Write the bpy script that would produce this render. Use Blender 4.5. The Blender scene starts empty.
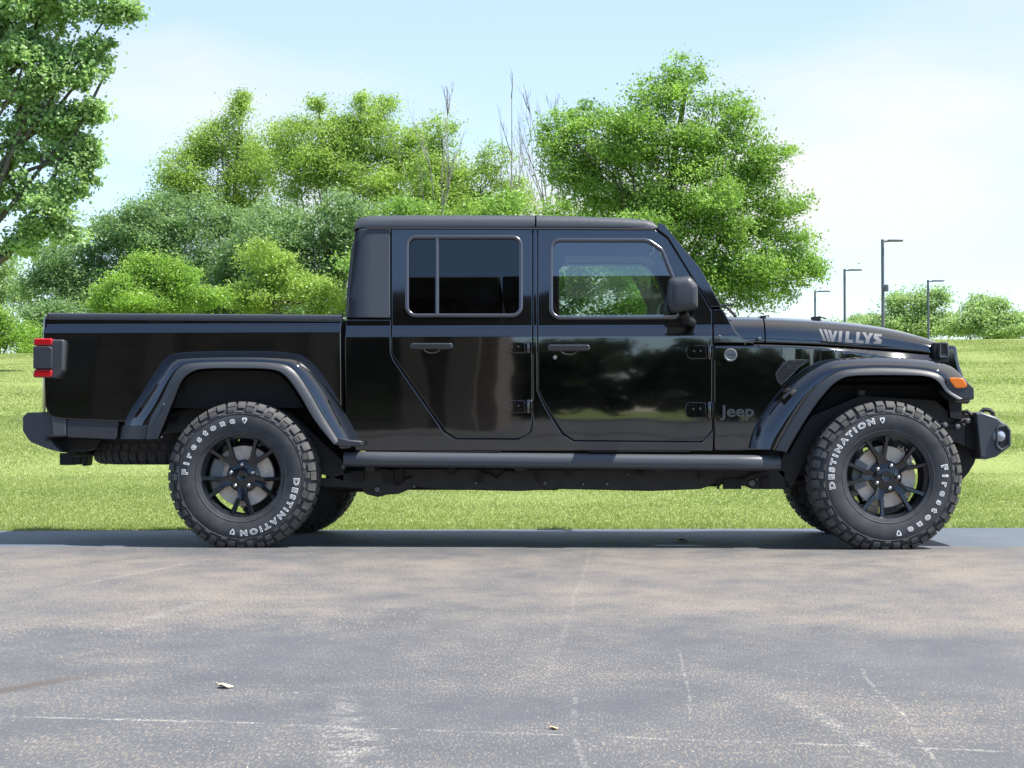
import bpy, bmesh, math, random
import numpy as np
from mathutils import Vector, Matrix, noise
random.seed(7); rng = np.random.default_rng(7)
C = bpy.context.scene
R = math.radians

# ------------------------------------------------------------------ camera
CAM_D, CAM_H, FPX = 9.85, 0.585, 1829.0
PITCH, YAW = math.atan(56 / FPX), math.atan(93 / FPX)
cd = bpy.data.cameras.new('camera'); cam = bpy.data.objects.new('camera', cd)
C.collection.objects.link(cam); C.camera = cam
cam.location = (0, -CAM_D, CAM_H)
cam.rotation_euler = (R(90) + PITCH, 0, YAW)
cd.sensor_width = 36; cd.lens = FPX * 36 / 1024; cd.clip_start = 0.05; cd.clip_end = 3000

# ------------------------------------------------------------------ sky and sun
SUN_DIR = Vector((0.55, -0.15, 1.0)).normalized()
W = bpy.data.worlds.new("World"); C.world = W; W.use_nodes = True
wn = W.node_tree.nodes; wl = W.node_tree.links; wn.clear()
wo = wn.new('ShaderNodeOutputWorld'); bg = wn.new('ShaderNodeBackground')
sky = wn.new('ShaderNodeTexSky'); sky.sky_type = 'NISHITA'; sky.sun_disc = False
sky.sun_elevation = math.asin(SUN_DIR.z); sky.sun_rotation = math.atan2(SUN_DIR.x, SUN_DIR.y)
sky.air_density = 1.0; sky.dust_density = 0.2; sky.ozone_density = 4.5
tc = wn.new('ShaderNodeTexCoord'); sp = wn.new('ShaderNodeSeparateXYZ'); wl.new(tc.outputs['Generated'], sp.inputs[0])
mx = wn.new('ShaderNodeMath'); mx.operation = 'MAXIMUM'; wl.new(sp.outputs[2], mx.inputs[0]); mx.inputs[1].default_value = 0.0
ad = wn.new('ShaderNodeMath'); ad.operation = 'ADD'; wl.new(mx.outputs[0], ad.inputs[0]); ad.inputs[1].default_value = 0.16
dv = wn.new('ShaderNodeVectorMath'); dv.operation = 'DIVIDE'; wl.new(tc.outputs['Generated'], dv.inputs[0])
cb = wn.new('ShaderNodeCombineXYZ')
for i in range(3): wl.new(ad.outputs[0], cb.inputs[i])
wl.new(cb.outputs[0], dv.inputs[1])
mp = wn.new('ShaderNodeMapping'); wl.new(dv.outputs[0], mp.inputs[0]); mp.inputs['Location'].default_value = (2.3, 0.4, 0); mp.inputs['Scale'].default_value = (1, 1, 1)
n1 = wn.new('ShaderNodeTexNoise'); wl.new(mp.outputs[0], n1.inputs['Vector']); n1.inputs['Scale'].default_value = 0.75; n1.inputs['Detail'].default_value = 6; n1.inputs['Roughness'].default_value = 0.5
bx_ = wn.new('ShaderNodeMath'); bx_.operation = 'MULTIPLY_ADD'; wl.new(sp.outputs[0], bx_.inputs[0]); bx_.inputs[1].default_value = 0.32; wl.new(n1.outputs[0], bx_.inputs[2])
cr = wn.new('ShaderNodeValToRGB'); wl.new(bx_.outputs[0], cr.inputs[0])
cr.color_ramp.elements[0].position = 0.46; cr.color_ramp.elements[1].position = 0.66
cr.color_ramp.elements[0].color = (0, 0, 0, 1); cr.color_ramp.elements[1].color = (1, 1, 1, 1)
side = wn.new('ShaderNodeMapRange'); side.inputs[1].default_value = -0.45; side.inputs[2].default_value = 0.25; side.inputs[3].default_value = 0.05; side.inputs[4].default_value = 1.0; side.interpolation_type = 'SMOOTHSTEP'
wl.new(sp.outputs[1], side.inputs[0])
veil = wn.new('ShaderNodeMath'); veil.operation = 'MULTIPLY_ADD'; wl.new(cr.outputs[0], veil.inputs[0]); veil.inputs[1].default_value = 0.74; veil.inputs[2].default_value = 0.32
ms = wn.new('ShaderNodeMath'); ms.operation = 'MULTIPLY'; wl.new(veil.outputs[0], ms.inputs[0]); wl.new(side.outputs[0], ms.inputs[1])
mix = wn.new('ShaderNodeMixRGB'); wl.new(ms.outputs[0], mix.inputs[0]); wl.new(sky.outputs[0], mix.inputs[1]); mix.inputs[2].default_value = (3.85, 3.92, 4.02, 1)
wl.new(mix.outputs[0], bg.inputs[0]); bg.inputs[1].default_value = 0.12; wl.new(bg.outputs[0], wo.inputs[0])
sd = bpy.data.lights.new('sun', 'SUN'); so = bpy.data.objects.new('sun', sd); C.collection.objects.link(so)
sd.energy = 4.6; sd.angle = R(0.53); sd.color = (1.0, 0.955, 0.89)
so.rotation_euler = SUN_DIR.to_track_quat('Z', 'Y').to_euler(); so.location = SUN_DIR * 60
C.view_settings.view_transform = 'Standard'; C.view_settings.look = 'None'; C.view_settings.exposure = 1.1; C.view_settings.gamma = 1
C.view_settings.use_curve_mapping = False
C.cycles.max_bounces = 8; C.cycles.transparent_max_bounces = 16

# ------------------------------------------------------------------ tracing helper: a pixel of the photo at a given distance becomes a point of the place
_f = Vector((-math.sin(YAW) * math.cos(PITCH), math.cos(YAW) * math.cos(PITCH), math.sin(PITCH)))
_r = Vector((math.cos(YAW), math.sin(YAW), 0)); _u = _r.cross(_f)
def at(u, v, Y):
    d = _f * FPX + _r * (u - 512) + _u * (384 - v); t = (Y + CAM_D) / d.y
    return Vector((d.x * t, Y, CAM_H + d.z * t))
def atF(u, v, F):
    Y = 0.17
    for _ in range(6):
        p = at(u, v, Y); Y = F(p.x, p.z)
    return at(u, v, Y)

# ------------------------------------------------------------------ materials
def new_mat(name):
    m = bpy.data.materials.new(name); m.use_nodes = True
    return m, m.node_tree.nodes, m.node_tree.links, m.node_tree.nodes['Principled BSDF']
def simple(name, col, rough=0.5, metal=0.0, coat=0.0, bump=0.0, bscale=200.0, var=0.0, vscale=6.0, ior=1.5, spec=0.5):
    m, n, l, b = new_mat(name)
    b.inputs['Base Color'].default_value = (*col, 1); b.inputs['Roughness'].default_value = rough
    b.inputs['Metallic'].default_value = metal; b.inputs['Coat Weight'].default_value = coat; b.inputs['IOR'].default_value = ior
    b.inputs['Coat Roughness'].default_value = 0.02; b.inputs['Specular IOR Level'].default_value = spec
    t = n.new('ShaderNodeTexCoord')
    if bump:
        q = n.new('ShaderNodeTexNoise'); q.inputs['Scale'].default_value = bscale; q.inputs['Detail'].default_value = 3; l.new(t.outputs['Object'], q.inputs['Vector'])
        bp = n.new('ShaderNodeBump'); bp.inputs['Strength'].default_value = bump; bp.inputs['Distance'].default_value = 0.002
        l.new(q.outputs[0], bp.inputs['Height']); l.new(bp.outputs[0], b.inputs['Normal'])
    if var:
        q = n.new('ShaderNodeTexNoise'); q.inputs['Scale'].default_value = vscale; q.inputs['Detail'].default_value = 6; l.new(t.outputs['Object'], q.inputs['Vector'])
        mr = n.new('ShaderNodeMapRange'); mr.inputs[1].default_value = .3; mr.inputs[2].default_value = .7; mr.inputs[3].default_value = 1 - var; mr.inputs[4].default_value = 1 + var
        l.new(q.outputs[0], mr.inputs[0]); h = n.new('ShaderNodeVectorMath'); h.operation = 'SCALE'; h.inputs[0].default_value = col
        l.new(mr.outputs[0], h.inputs['Scale']); l.new(h.outputs[0], b.inputs['Base Color'])
        mr2 = n.new('ShaderNodeMapRange'); mr2.inputs[1].default_value = .3; mr2.inputs[2].default_value = .7; mr2.inputs[3].default_value = max(0, rough - var * .2); mr2.inputs[4].default_value = min(1, rough + var * .2)
        l.new(q.outputs[0], mr2.inputs[0]); l.new(mr2.outputs[0], b.inputs['Roughness'])
    return m
def paint():
    m, n, l, b = new_mat('black_paint')
    b.inputs['Base Color'].default_value = (0.0035, 0.0038, 0.0045, 1); b.inputs['Roughness'].default_value = 0.035
    b.inputs['IOR'].default_value = 1.9; b.inputs['Coat Weight'].default_value = 0.45; b.inputs['Coat Roughness'].default_value = 0.015
    t = n.new('ShaderNodeTexCoord')
    q = n.new('ShaderNodeTexNoise'); q.inputs['Scale'].default_value = 2.2; q.inputs['Detail'].default_value = 1.5; l.new(t.outputs['Object'], q.inputs['Vector'])
    bp = n.new('ShaderNodeBump'); bp.inputs['Strength'].default_value = 0.3; bp.inputs['Distance'].default_value = 0.006
    l.new(q.outputs[0], bp.inputs['Height']); l.new(bp.outputs[0], b.inputs['Normal']); l.new(bp.outputs[0], b.inputs['Coat Normal'])
    # a film of road dust low on the body
    q2 = n.new('ShaderNodeTexNoise'); q2.inputs['Scale'].default_value = 9; q2.inputs['Detail'].default_value = 8; l.new(t.outputs['Object'], q2.inputs['Vector'])
    s = n.new('ShaderNodeSeparateXYZ'); l.new(t.outputs['Object'], s.inputs[0])
    mr = n.new('ShaderNodeMapRange'); mr.inputs[1].default_value = .85; mr.inputs[2].default_value = .5; mr.inputs[3].default_value = 0; mr.inputs[4].default_value = 0.016; l.new(s.outputs[2], mr.inputs[0])
    mu = n.new('ShaderNodeMath'); mu.operation = 'MULTIPLY'; l.new(mr.outputs[0], mu.inputs[0]); l.new(q2.outputs[0], mu.inputs[1])
    hh = n.new('ShaderNodeMath'); hh.operation = 'ADD'; hh.inputs[1].default_value = 0.0035; l.new(mu.outputs[0], hh.inputs[0])
    l.new(hh.outputs[0], b.inputs['Base Color'])
    return m
def glass(name, tint, refl=1.5):
    m, n, l, b = new_mat(name); n.remove(b)
    o = [x for x in n if x.type == 'OUTPUT_MATERIAL'][0]
    tr = n.new('ShaderNodeBsdfTransparent'); tr.inputs[0].default_value = (*tint, 1)
    g = n.new('ShaderNodeBsdfGlossy'); g.inputs['Roughness'].default_value = 0.004; g.inputs[0].default_value = (1, 1, 1, 1)
    f = n.new('ShaderNodeFresnel'); f.inputs[0].default_value = refl
    x = n.new('ShaderNodeMixShader'); l.new(f.outputs[0], x.inputs[0]); l.new(tr.outputs[0], x.inputs[1]); l.new(g.outputs[0], x.inputs[2]); l.new(x.outputs[0], o.inputs[0])
    return m
M = dict(
    paint=paint(),
    top=simple('matte_hardtop', (0.042, 0.050, 0.062), .48, bump=.5, bscale=700),
    trim=simple('grey_plastic', (0.034, 0.038, 0.045), .40, bump=.3, bscale=600),
    step=simple('step_metal', (0.062, 0.068, 0.076), .36, bump=.15, bscale=500),
    bump=simple('bumper_metal', (0.06, 0.066, 0.074), .38, bump=.2, bscale=400),
    dark=simple('dark_plastic', (0.012, 0.012, 0.013), .6, bump=.2, var=.3),
    frame=simple('chassis_metal', (0.030, 0.029, 0.029), .5, var=.4, vscale=9),
    rubber=simple('tyre_rubber', (0.040, 0.041, 0.044), .66, bump=.25, bscale=350, var=.35, vscale=14),
    seal=simple('door_seal', (0.01, 0.01, 0.011), .6),
    tread=simple('dusty_tread', (0.070, 0.068, 0.066), .8, bump=.3, bscale=250, var=.3, vscale=25),
    handle=simple('handle_paint', (0.03, 0.032, 0.036), .22, coat=.6),
    white=simple('raised_white', (0.84, 0.84, 0.82), .6, var=.1, vscale=40),
    rim=simple('gloss_black_rim', (0.009, 0.011, 0.014), .2, coat=.5),
    disc=simple('brake_disc_metal', (0.74, 0.62, 0.50), .45, metal=.0, var=.15, vscale=30),
    steel=simple('bright_steel', (0.5, 0.5, 0.5), .28, metal=1),
    cast=simple('cast_metal', (0.2, 0.21, 0.22), .5, metal=.5, bump=.4),
    wtrim=simple('window_moulding', (0.13, 0.13, 0.14), .25, metal=.7),
    badge=simple('badge_metal', (0.10, 0.105, 0.11), .3, metal=.8),
    decal=simple('hood_decal', (0.15, 0.156, 0.165), .6, var=.15, vscale=60, spec=.15),
    red=simple('red_lens', (0.42, 0.008, 0.012), .15, coat=.5),
    smoke=simple('smoked_lens', (0.05, 0.053, 0.058), .3),
    amber=simple('amber_lens', (0.80, 0.19, 0.02), .2, coat=.5),
    lens=simple('clear_lens', (0.4, 0.42, 0.45), .1, metal=.3, coat=.5),
    inter=simple('cabin_trim', (0.02, 0.02, 0.022), .7),
    seat=simple('seat_cloth', (0.025, 0.025, 0.028), .85, bump=.3),
    gclear=glass('window_glass', (.74, .86, .80), 2.4), gtint=glass('tinted_glass', (.035, .04, .05), 1.65),
    pole=simple('lamp_post_metal', (0.09, 0.10, 0.13), .5),
)

# ------------------------------------------------------------------ mesh helpers
ORI = {}
def link(o, parent):
    C.collection.objects.link(o)
    if parent: o.parent = parent
    return o
def shade(me, ang=38):
    bm = bmesh.new(); bm.from_mesh(me)
    for f in bm.faces: f.smooth = True
    a = R(ang)
    for e in bm.edges:
        if len(e.link_faces) == 2:
            try: e.smooth = e.calc_face_angle() < a
            except Exception: pass
    bm.to_mesh(me); bm.free()
class MB:
    def __init__(s): s.v = []; s.f = []; s.m = []
    def add(s, vs, fs, mi=0):
        o = len(s.v); s.v += [tuple(p) for p in vs]; s.f += [tuple(i + o for i in f) for f in fs]; s.m += [mi] * len(fs); return s
    def box(s, c, d, rot=None, mi=0):
        x, y, z = [k / 2 for k in d]; c = Vector(c)
        vs = [Vector(p) for p in ((-x,-y,-z),(x,-y,-z),(x,y,-z),(-x,y,-z),(-x,-y,z),(x,-y,z),(x,y,z),(-x,y,z))]
        if rot is not None: vs = [rot @ p for p in vs]
        return s.add([p + c for p in vs], [(0,3,2,1),(4,5,6,7),(0,1,5,4),(1,2,6,5),(2,3,7,6),(3,0,4,7)], mi)
    def tube(s, pts, r, n=8, cap=True, mi=0):
        pts = [Vector(p) for p in pts]; rs = r if isinstance(r, (list, tuple)) else [r] * len(pts)
        vs = []; up = None
        for i, p in enumerate(pts):
            t = (pts[min(i + 1, len(pts) - 1)] - pts[max(i - 1, 0)]).normalized()
            if up is None: up = Vector((0, 0, 1)) if abs(t.z) < .9 else Vector((1, 0, 0))
            a = t.cross(up).normalized(); b = a.cross(t).normalized(); up = b
            for k in range(n):
                th = 2 * math.pi * k / n; vs.append(p + (a * math.cos(th) + b * math.sin(th)) * rs[i])
        fs = []
        for i in range(len(pts) - 1):
            for k in range(n):
                fs.append((i*n+k, i*n+(k+1)%n, (i+1)*n+(k+1)%n, (i+1)*n+k))
        if cap: fs.append(tuple(range(n))[::-1]); fs.append(tuple((len(pts)-1)*n + k for k in range(n)))
        return s.add(vs, fs, mi)
    def loop_tube(s, pts, r, n=8, squash=1.0, mi=0):   # closed loop in the XZ plane
        pts = [Vector(p) for p in pts]; N = len(pts); vs = []
        for i, p in enumerate(pts):
            t = (pts[(i+1) % N] - pts[i-1]).normalized(); a = t.cross(Vector((0,1,0))).normalized()
            for k in range(n):
                th = 2*math.pi*k/n; vs.append(p + a*math.cos(th)*r + Vector((0,1,0))*math.sin(th)*r*squash)
        fs = [(i*n+k, i*n+(k+1)%n, ((i+1)%N)*n+(k+1)%n, ((i+1)%N)*n+k) for i in range(N) for k in range(n)]
        return s.add(vs, fs, mi)
    def lathe(s, prof, c, n=64, axis='Y', mi=0, a0=0, a1=2*math.pi):
        c = Vector(c); vs = []; full = abs(a1 - a0 - 2*math.pi) < 1e-6; nn = n if full else n + 1
        for k in range(nn):
            th = a0 + (a1 - a0)*k/n; ca, sa = math.cos(th), math.sin(th)
            for r, w in prof:
                vs.append(c + (Vector((r*ca, w, r*sa)) if axis == 'Y' else Vector((r*ca, r*sa, w)) if axis == 'Z' else Vector((w, r*ca, r*sa))))
        m = len(prof); fs = []
        for k in range(n):
            k2 = (k+1) % nn
            for j in range(m-1): fs.append((k*m+j, k*m+j+1, k2*m+j+1, k2*m+j))
        return s.add(vs, fs, mi)
    def prism(s, poly, y0, y1, mi=0):      # poly: list of (x, z)
        n = len(poly); vs = [(x, y0, z) for x, z in poly] + [(x, y1, z) for x, z in poly]
        fs = [tuple(range(n)), tuple(range(n, 2*n))[::-1]] + [(i, i+n, (i+1)%n+n, (i+1)%n) for i in range(n)]
        return s.add(vs, fs, mi)
    def loft(s, secs, closed=False, cap=False, mi=0, mis=None):
        m = len(secs[0]); vs = [p for q in secs for p in q]; o = len(s.v)
        s.v += [tuple(p) for p in vs]
        for i in range(len(secs)-1):
            for j in range(m if closed else m-1):
                j2 = (j+1) % m; s.f.append((o+i*m+j, o+i*m+j2, o+(i+1)*m+j2, o+(i+1)*m+j)); s.m.append(mis(i, j) if mis else mi)
        if cap:
            s.f.append(tuple(o+j for j in range(m))); s.m.append(mi); s.f.append(tuple(o+(len(secs)-1)*m+j for j in range(m))[::-1]); s.m.append(mi)
        return s
    def build(s, name, mats, parent=None, ang=38, bevel=0, world=True, seg=2):
        me = bpy.data.meshes.new(name)
        o3 = Vector(ORI.get(parent.name, (0,0,0))) if (parent and world) else Vector((0,0,0))
        me.from_pydata([tuple(Vector(p) - o3) for p in s.v], [], s.f)
        if not isinstance(mats, (list, tuple)): mats = [mats]
        for m in mats: me.materials.append(m)
        me.polygons.foreach_set('material_index', s.m)
        bm = bmesh.new(); bm.from_mesh(me); bmesh.ops.recalc_face_normals(bm, faces=bm.faces); bm.to_mesh(me); bm.free()
        shade(me, ang); me.update()
        o = bpy.data.objects.new(name, me); link(o, parent); ORI[o.name] = ORI.get(parent.name, (0,0,0)) if parent else (0,0,0)
        if bevel:
            b = o.modifiers.new('bevel', 'BEVEL'); b.width = bevel; b.segments = seg; b.limit_method = 'ANGLE'; b.angle_limit = R(32)
        return o
def empty(name, loc, label, cat, group=None, parent=None):
    o = bpy.data.objects.new(name, None); C.collection.objects.link(o); o.location = loc; o.empty_display_size = .2
    if label: o['label'] = label; o['category'] = cat
    if group: o['group'] = group
    if parent: o.parent = parent
    ORI[o.name] = tuple(loc)
    return o
def tag(o, label, cat, group=None, kind=None):
    if label: o['label'] = label
    if cat: o['category'] = cat
    if group: o['group'] = group
    if kind: o['kind'] = kind
    return o
def copy_tree(o, parent=None):
    c = o.copy(); C.collection.objects.link(c)
    if parent: c.parent = parent
    ORI[c.name] = ORI.get(o.name, (0,0,0))
    for ch in list(o.children): copy_tree(ch, c)
    return c
def mirror(o, parent):           # the same part on the far side of the truck
    c = copy_tree(o, parent); c.scale.y = -c.scale.y; c.location.y = -c.location.y; return c
def rp(pts, n=6):               # rounded polygon, each point (u, v, radius)
    out = []; N = len(pts)
    for i in range(N):
        p = Vector(pts[i][:2]); r = pts[i][2] if len(pts[i]) > 2 else 0
        if r <= 0: out.append(p); continue
        a = Vector(pts[i-1][:2]) - p; b = Vector(pts[(i+1) % N][:2]) - p
        ang = a.angle(b); d = min(r / math.tan(ang/2), a.length*.49, b.length*.49); r2 = d * math.tan(ang/2)
        c = p + (a.normalized() + b.normalized()).normalized() * (r2 / math.sin(ang/2))
        s0 = p + a.normalized()*d - c; s1 = p + b.normalized()*d - c
        t0 = math.atan2(s0.y, s0.x); t1 = math.atan2(s1.y, s1.x)
        while t1 - t0 > math.pi: t1 -= 2*math.pi
        while t1 - t0 < -math.pi: t1 += 2*math.pi
        for k in range(n+1):
            t = t0 + (t1-t0)*k/n; out.append(c + Vector((math.cos(t), math.sin(t)))*r2)
    return out
def area2(p): return sum(p[i-1][0]*p[i][1] - p[i][0]*p[i-1][1] for i in range(len(p)))
def offset(p, d):               # d > 0 shrinks a counter-clockwise loop
    N = len(p); out = []
    for i in range(N):
        a = (p[i] - p[i-1]); b = (p[(i+1) % N] - p[i])
        if a.length < 1e-6 or b.length < 1e-6: out.append(p[i].copy()); continue
        a.normalize(); b.normalize(); na = Vector((-a.y, a.x)); nb = Vector((-b.y, b.x)); m = na + nb
        if m.length < 1e-4: m = na
        m.normalize(); k = d / max(.4, m.dot(na)); out.append(p[i] + m*k)
    return out
def panel(name, px, F, mat, parent, holes=(), depth=.02, bev=.006, gx=.08, gz=None, lift=0.0, world_poly=False, grow=0.0):
    """sheet-metal panel: outline and holes in photo pixels, surface y = F(x, z), soft rolled edges, analytic normals"""
    def conv(l):
        q = [Vector((p[0], p[1])) for p in l] if world_poly else [Vector((w.x, w.z)) for w in (atF(p[0], p[1], F) for p in l)]
        r = [q[0]]
        for a in q[1:]:
            if (a - r[-1]).length > .0012: r.append(a)
        if (r[0]-r[-1]).length < .0012: r.pop()
        return r
    O = conv(px); O = O if area2(O) > 0 else O[::-1]; loops = [offset(O, bev-grow)]
    for h in holes:
        H = conv(h); H = H if area2(H) < 0 else H[::-1]; loops.append(offset(H, bev))
    bm = bmesh.new()
    for l in loops:
        vs = [bm.verts.new((p.x, 0, p.y)) for p in l]
        for i in range(len(vs)): bm.edges.new((vs[i-1], vs[i]))
    bmesh.ops.triangle_fill(bm, edges=bm.edges[:], use_beauty=True, use_dissolve=False, normal=(0,-1,0))
    xs = [v.co.x for v in bm.verts]; zs = [v.co.z for v in bm.verts]
    x = math.ceil(min(xs)/gx)*gx; cuts = []
    while x < max(xs): cuts.append(((x,0,0),(1,0,0))); x += gx
    zz = []; z = math.ceil(min(zs)/.04)*.04
    while z < max(zs): zz.append(z); z += .04
    zz += [q for q in (gz or []) if min(zs) < q < max(zs)]
    for q in zz: cuts.append(((0,0,q),(0,0,1)))
    for co, no in cuts:
        bmesh.ops.bisect_plane(bm, geom=bm.verts[:]+bm.edges[:]+bm.faces[:], dist=1e-5, plane_co=co, plane_no=no)
    bm.verts.ensure_lookup_table(); bm.verts.index_update()
    V = []; N = []; FC = []
    def nrm(x, z):
        e = .002; fx = (F(x+e, z)-F(x-e, z))/(2*e); fz = (F(x, z+e)-F(x, z-e))/(2*e)
        return Vector((fx, -1, fz)).normalized()
    for v in bm.verts:
        V.append(Vector((v.co.x, F(v.co.x, v.co.z) - lift, v.co.z))); N.append(nrm(v.co.x, v.co.z))
    for f in bm.faces:
        ids = [v.index for v in f.verts]
        a = sum((V[ids[i-1]].x*V[ids[i]].z - V[ids[i]].x*V[ids[i-1]].z) for i in range(len(ids)))
        FC.append(ids if a > 0 else ids[::-1])
    nxt = {}; 
    for ids in FC:
        for i in range(len(ids)): nxt[(ids[i-1], ids[i])] = 1
    bnd = {a: b for (a, b) in nxt if (b, a) not in nxt}; prv = {b: a for a, b in bnd.items()}
    R1, R2, R2b, R3 = {}, {}, {}, {}
    for a in bnd:
        if a not in prv: continue
        p, q, s = V[prv[a]], V[a], V[bnd[a]]
        t = Vector((s.x-p.x, 0, s.z-p.z)); 
        if t.length < 1e-9: t = Vector((1,0,0))
        t.normalize(); lat = Vector((t.z, 0, -t.x)); n = N[a]
        for D, off, dy, nn in ((R1, bev*.55, bev*.15, (n+lat*.6)), (R2, bev, bev*.6, (n*.35+lat)), (R2b, bev, bev*.6, lat), (R3, bev, depth, lat)):
            D[a] = len(V); V.append(q + lat*off + Vector((0, dy, 0))); N.append(nn.normalized())
    for a, b in bnd.items():
        if a in R1 and b in R1:
            FC += [[a, R1[a], R1[b], b], [R1[a], R2[a], R2[b], R1[b]], [R2b[a], R3[a], R3[b], R2b[b]]]
    bm.free()
    o3 = Vector(ORI.get(parent.name, (0,0,0)))
    me = bpy.data.meshes.new(name); me.from_pydata([tuple(p - o3) for p in V], [], [tuple(f) for f in FC]); me.materials.append(mat)
    me.polygons.foreach_set('use_smooth', [True]*len(me.polygons)); me.update()
    me.normals_split_custom_set_from_vertices([tuple(n) for n in N])
    o = bpy.data.objects.new(name, me); link(o, parent); ORI[o.name] = tuple(o3); return o
def text_mesh(txt, size, off=0.0, bold=False, extr=0.0, spacing=1.0):
    cu = bpy.data.curves.new('t', 'FONT'); cu.body = txt; cu.size = size; cu.offset = off; cu.extrude = extr; cu.resolution_u = 3; cu.space_character = spacing
    o = bpy.data.objects.new('t', cu); C.collection.objects.link(o)
    dg = bpy.context.evaluated_depsgraph_get(); dg.update(); me = bpy.data.meshes.new_from_object(o.evaluated_get(dg))
    vs = [Vector(v.co) for v in me.vertices]; fs = [tuple(p.vertices) for p in me.polygons]
    bpy.data.objects.remove(o); bpy.data.curves.remove(cu); bpy.data.meshes.remove(me)
    return vs, fs
def catmull(P, k):
    P = [Vector(p) for p in P]; out = []
    for i in range(len(P)-1):
        a = P[max(i-1, 0)]; b = P[i]; c = P[i+1]; d = P[min(i+2, len(P)-1)]
        for j in range(k):
            t = j/k; out.append(.5*((2*b)+(c-a)*t+(2*a-5*b+4*c-d)*t*t+(3*b-a-3*c+d)*t**3))
    out.append(P[-1]); return out

# ------------------------------------------------------------------ ground, lawn
def edge_y(x): return 1.78 + (x + 3.9) * 0.1108
def sstep(a, b, x):
    t = min(1, max(0, (x-a)/(b-a))); return t*t*(3-2*t)
def lawn_z(x, y):
    t = y - edge_y(x)
    if y < -71:
        return -0.03 + .6*sstep(-72, -100, y)
    if t < 0: return -0.03
    zc = 3.2 + .018*max(-40, min(40, x)); T = 38
    if t < T: z = -.004 + zc*(t/T)**1.06 if t > 0 else 0
    else: z = zc - 1.3*sstep(T, T+45, t)
    return z + .05*noise.noise(Vector((x*.25, y*.25, 0)))*min(1, t*.3)
def build_lawn():
    xs = sorted(set([-1500,-700,-300,-150,-90] + [x*1.5 for x in range(-40, 41)] + [90,150,300,700,1500]))
    ts = [0,.15,.4,.8,1.5,2.5,4,6,8,10,12,14,16,18,20,22,24,26,28,30,32,34,36,37,38,39,40,42,45,50,56,64,75,90,120,180,300,700,1600]
    m = MB(); secs = []
    for t in ts: secs.append([(x, edge_y(x)+t, lawn_z(x, edge_y(x)+t+1e-4)) for x in xs])
    back = []
    for yy in (-1500,-300,-120,-80,-60,-50,-40,-32,-26,-20,-8): back.append([(x, yy + (edge_y(x) if yy == -8 else 0)*0, -.03 if yy > -71 else lawn_z(x, yy)) for x in xs])
    first = [(x, edge_y(x), -.03) for x in xs]
    m.loft(back + [first] + secs)
    return m
def lawn_mat():
    m, n, l, b = new_mat('lawn'); t = n.new('ShaderNodeTexCoord')
    def nz(s, d=5):
        q = n.new('ShaderNodeTexNoise'); q.inputs['Scale'].default_value = s; q.inputs['Detail'].default_value = d; l.new(t.outputs['Object'], q.inputs['Vector']); return q
    a, c = nz(.5), nz(22, 6)
    r = n.new('ShaderNodeValToRGB'); l.new(c.outputs[0], r.inputs[0]); r.color_ramp.elements[0].position = .3; r.color_ramp.elements[1].position = .72
    r.color_ramp.elements[0].color = (.135, .185, .05, 1); r.color_ramp.elements[1].color = (.265, .32, .10, 1)
    x = n.new('ShaderNodeMixRGB'); x.blend_type = 'MIX'; mr = n.new('ShaderNodeMapRange'); mr.inputs[1].default_value = .35; mr.inputs[2].default_value = .7; mr.inputs[4].default_value = .45
    l.new(a.outputs[0], mr.inputs[0]); l.new(mr.outputs[0], x.inputs[0]); l.new(r.outputs[0], x.inputs[1]); x.inputs[2].default_value = (.25, .28, .09, 1)
    l.new(x.outputs[0], b.inputs['Base Color']); b.inputs['Roughness'].default_value = .85; b.inputs['Specular IOR Level'].default_value = .2
    bp = n.new('ShaderNodeBump'); bp.inputs['Strength'].default_value = .8; bp.inputs['Distance'].default_value = .03; l.new(c.outputs[0], bp.inputs['Height']); l.new(bp.outputs[0], b.inputs['Normal'])
    return m
LM = lawn_mat(); tag(build_lawn().build('lawn', LM, ang=80), None, None, kind='structure')

def leafy(name, ca, cb, trans=.35, scale=1.2):
    m, n, l, b = new_mat(name); n.remove(b); o = [x for x in n if x.type == 'OUTPUT_MATERIAL'][0]
    t = n.new('ShaderNodeTexCoord'); q = n.new('ShaderNodeTexNoise'); q.inputs['Scale'].default_value = scale; q.inputs['Detail'].default_value = 5; q.inputs['Roughness'].default_value = .7; l.new(t.outputs['Object'], q.inputs['Vector'])
    r = n.new('ShaderNodeValToRGB'); l.new(q.outputs[0], r.inputs[0]); r.color_ramp.elements[0].position = .36; r.color_ramp.elements[1].position = .64
    r.color_ramp.elements[0].color = (*ca, 1); r.color_ramp.elements[1].color = (*cb, 1)
    d = n.new('ShaderNodeBsdfDiffuse'); l.new(r.outputs[0], d.inputs[0])
    tl = n.new('ShaderNodeBsdfTranslucent'); h = n.new('ShaderNodeVectorMath'); h.operation = 'MULTIPLY'; h.inputs[1].default_value = (1.05, 1.15, .75); l.new(r.outputs[0], h.inputs[0]); l.new(h.outputs[0], tl.inputs[0])
    g = n.new('ShaderNodeBsdfGlossy'); g.inputs['Roughness'].default_value = .45; g.inputs[0].default_value = (.8, .85, .8, 1)
    x = n.new('ShaderNodeMixShader'); x.inputs[0].default_value = trans; l.new(d.outputs[0], x.inputs[1]); l.new(tl.outputs[0], x.inputs[2])
    x2 = n.new('ShaderNodeMixShader'); x2.inputs[0].default_value = .035; l.new(x.outputs[0], x2.inputs[1]); l.new(g.outputs[0], x2.inputs[2]); l.new(x2.outputs[0], o.inputs[0])
    return m
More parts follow.
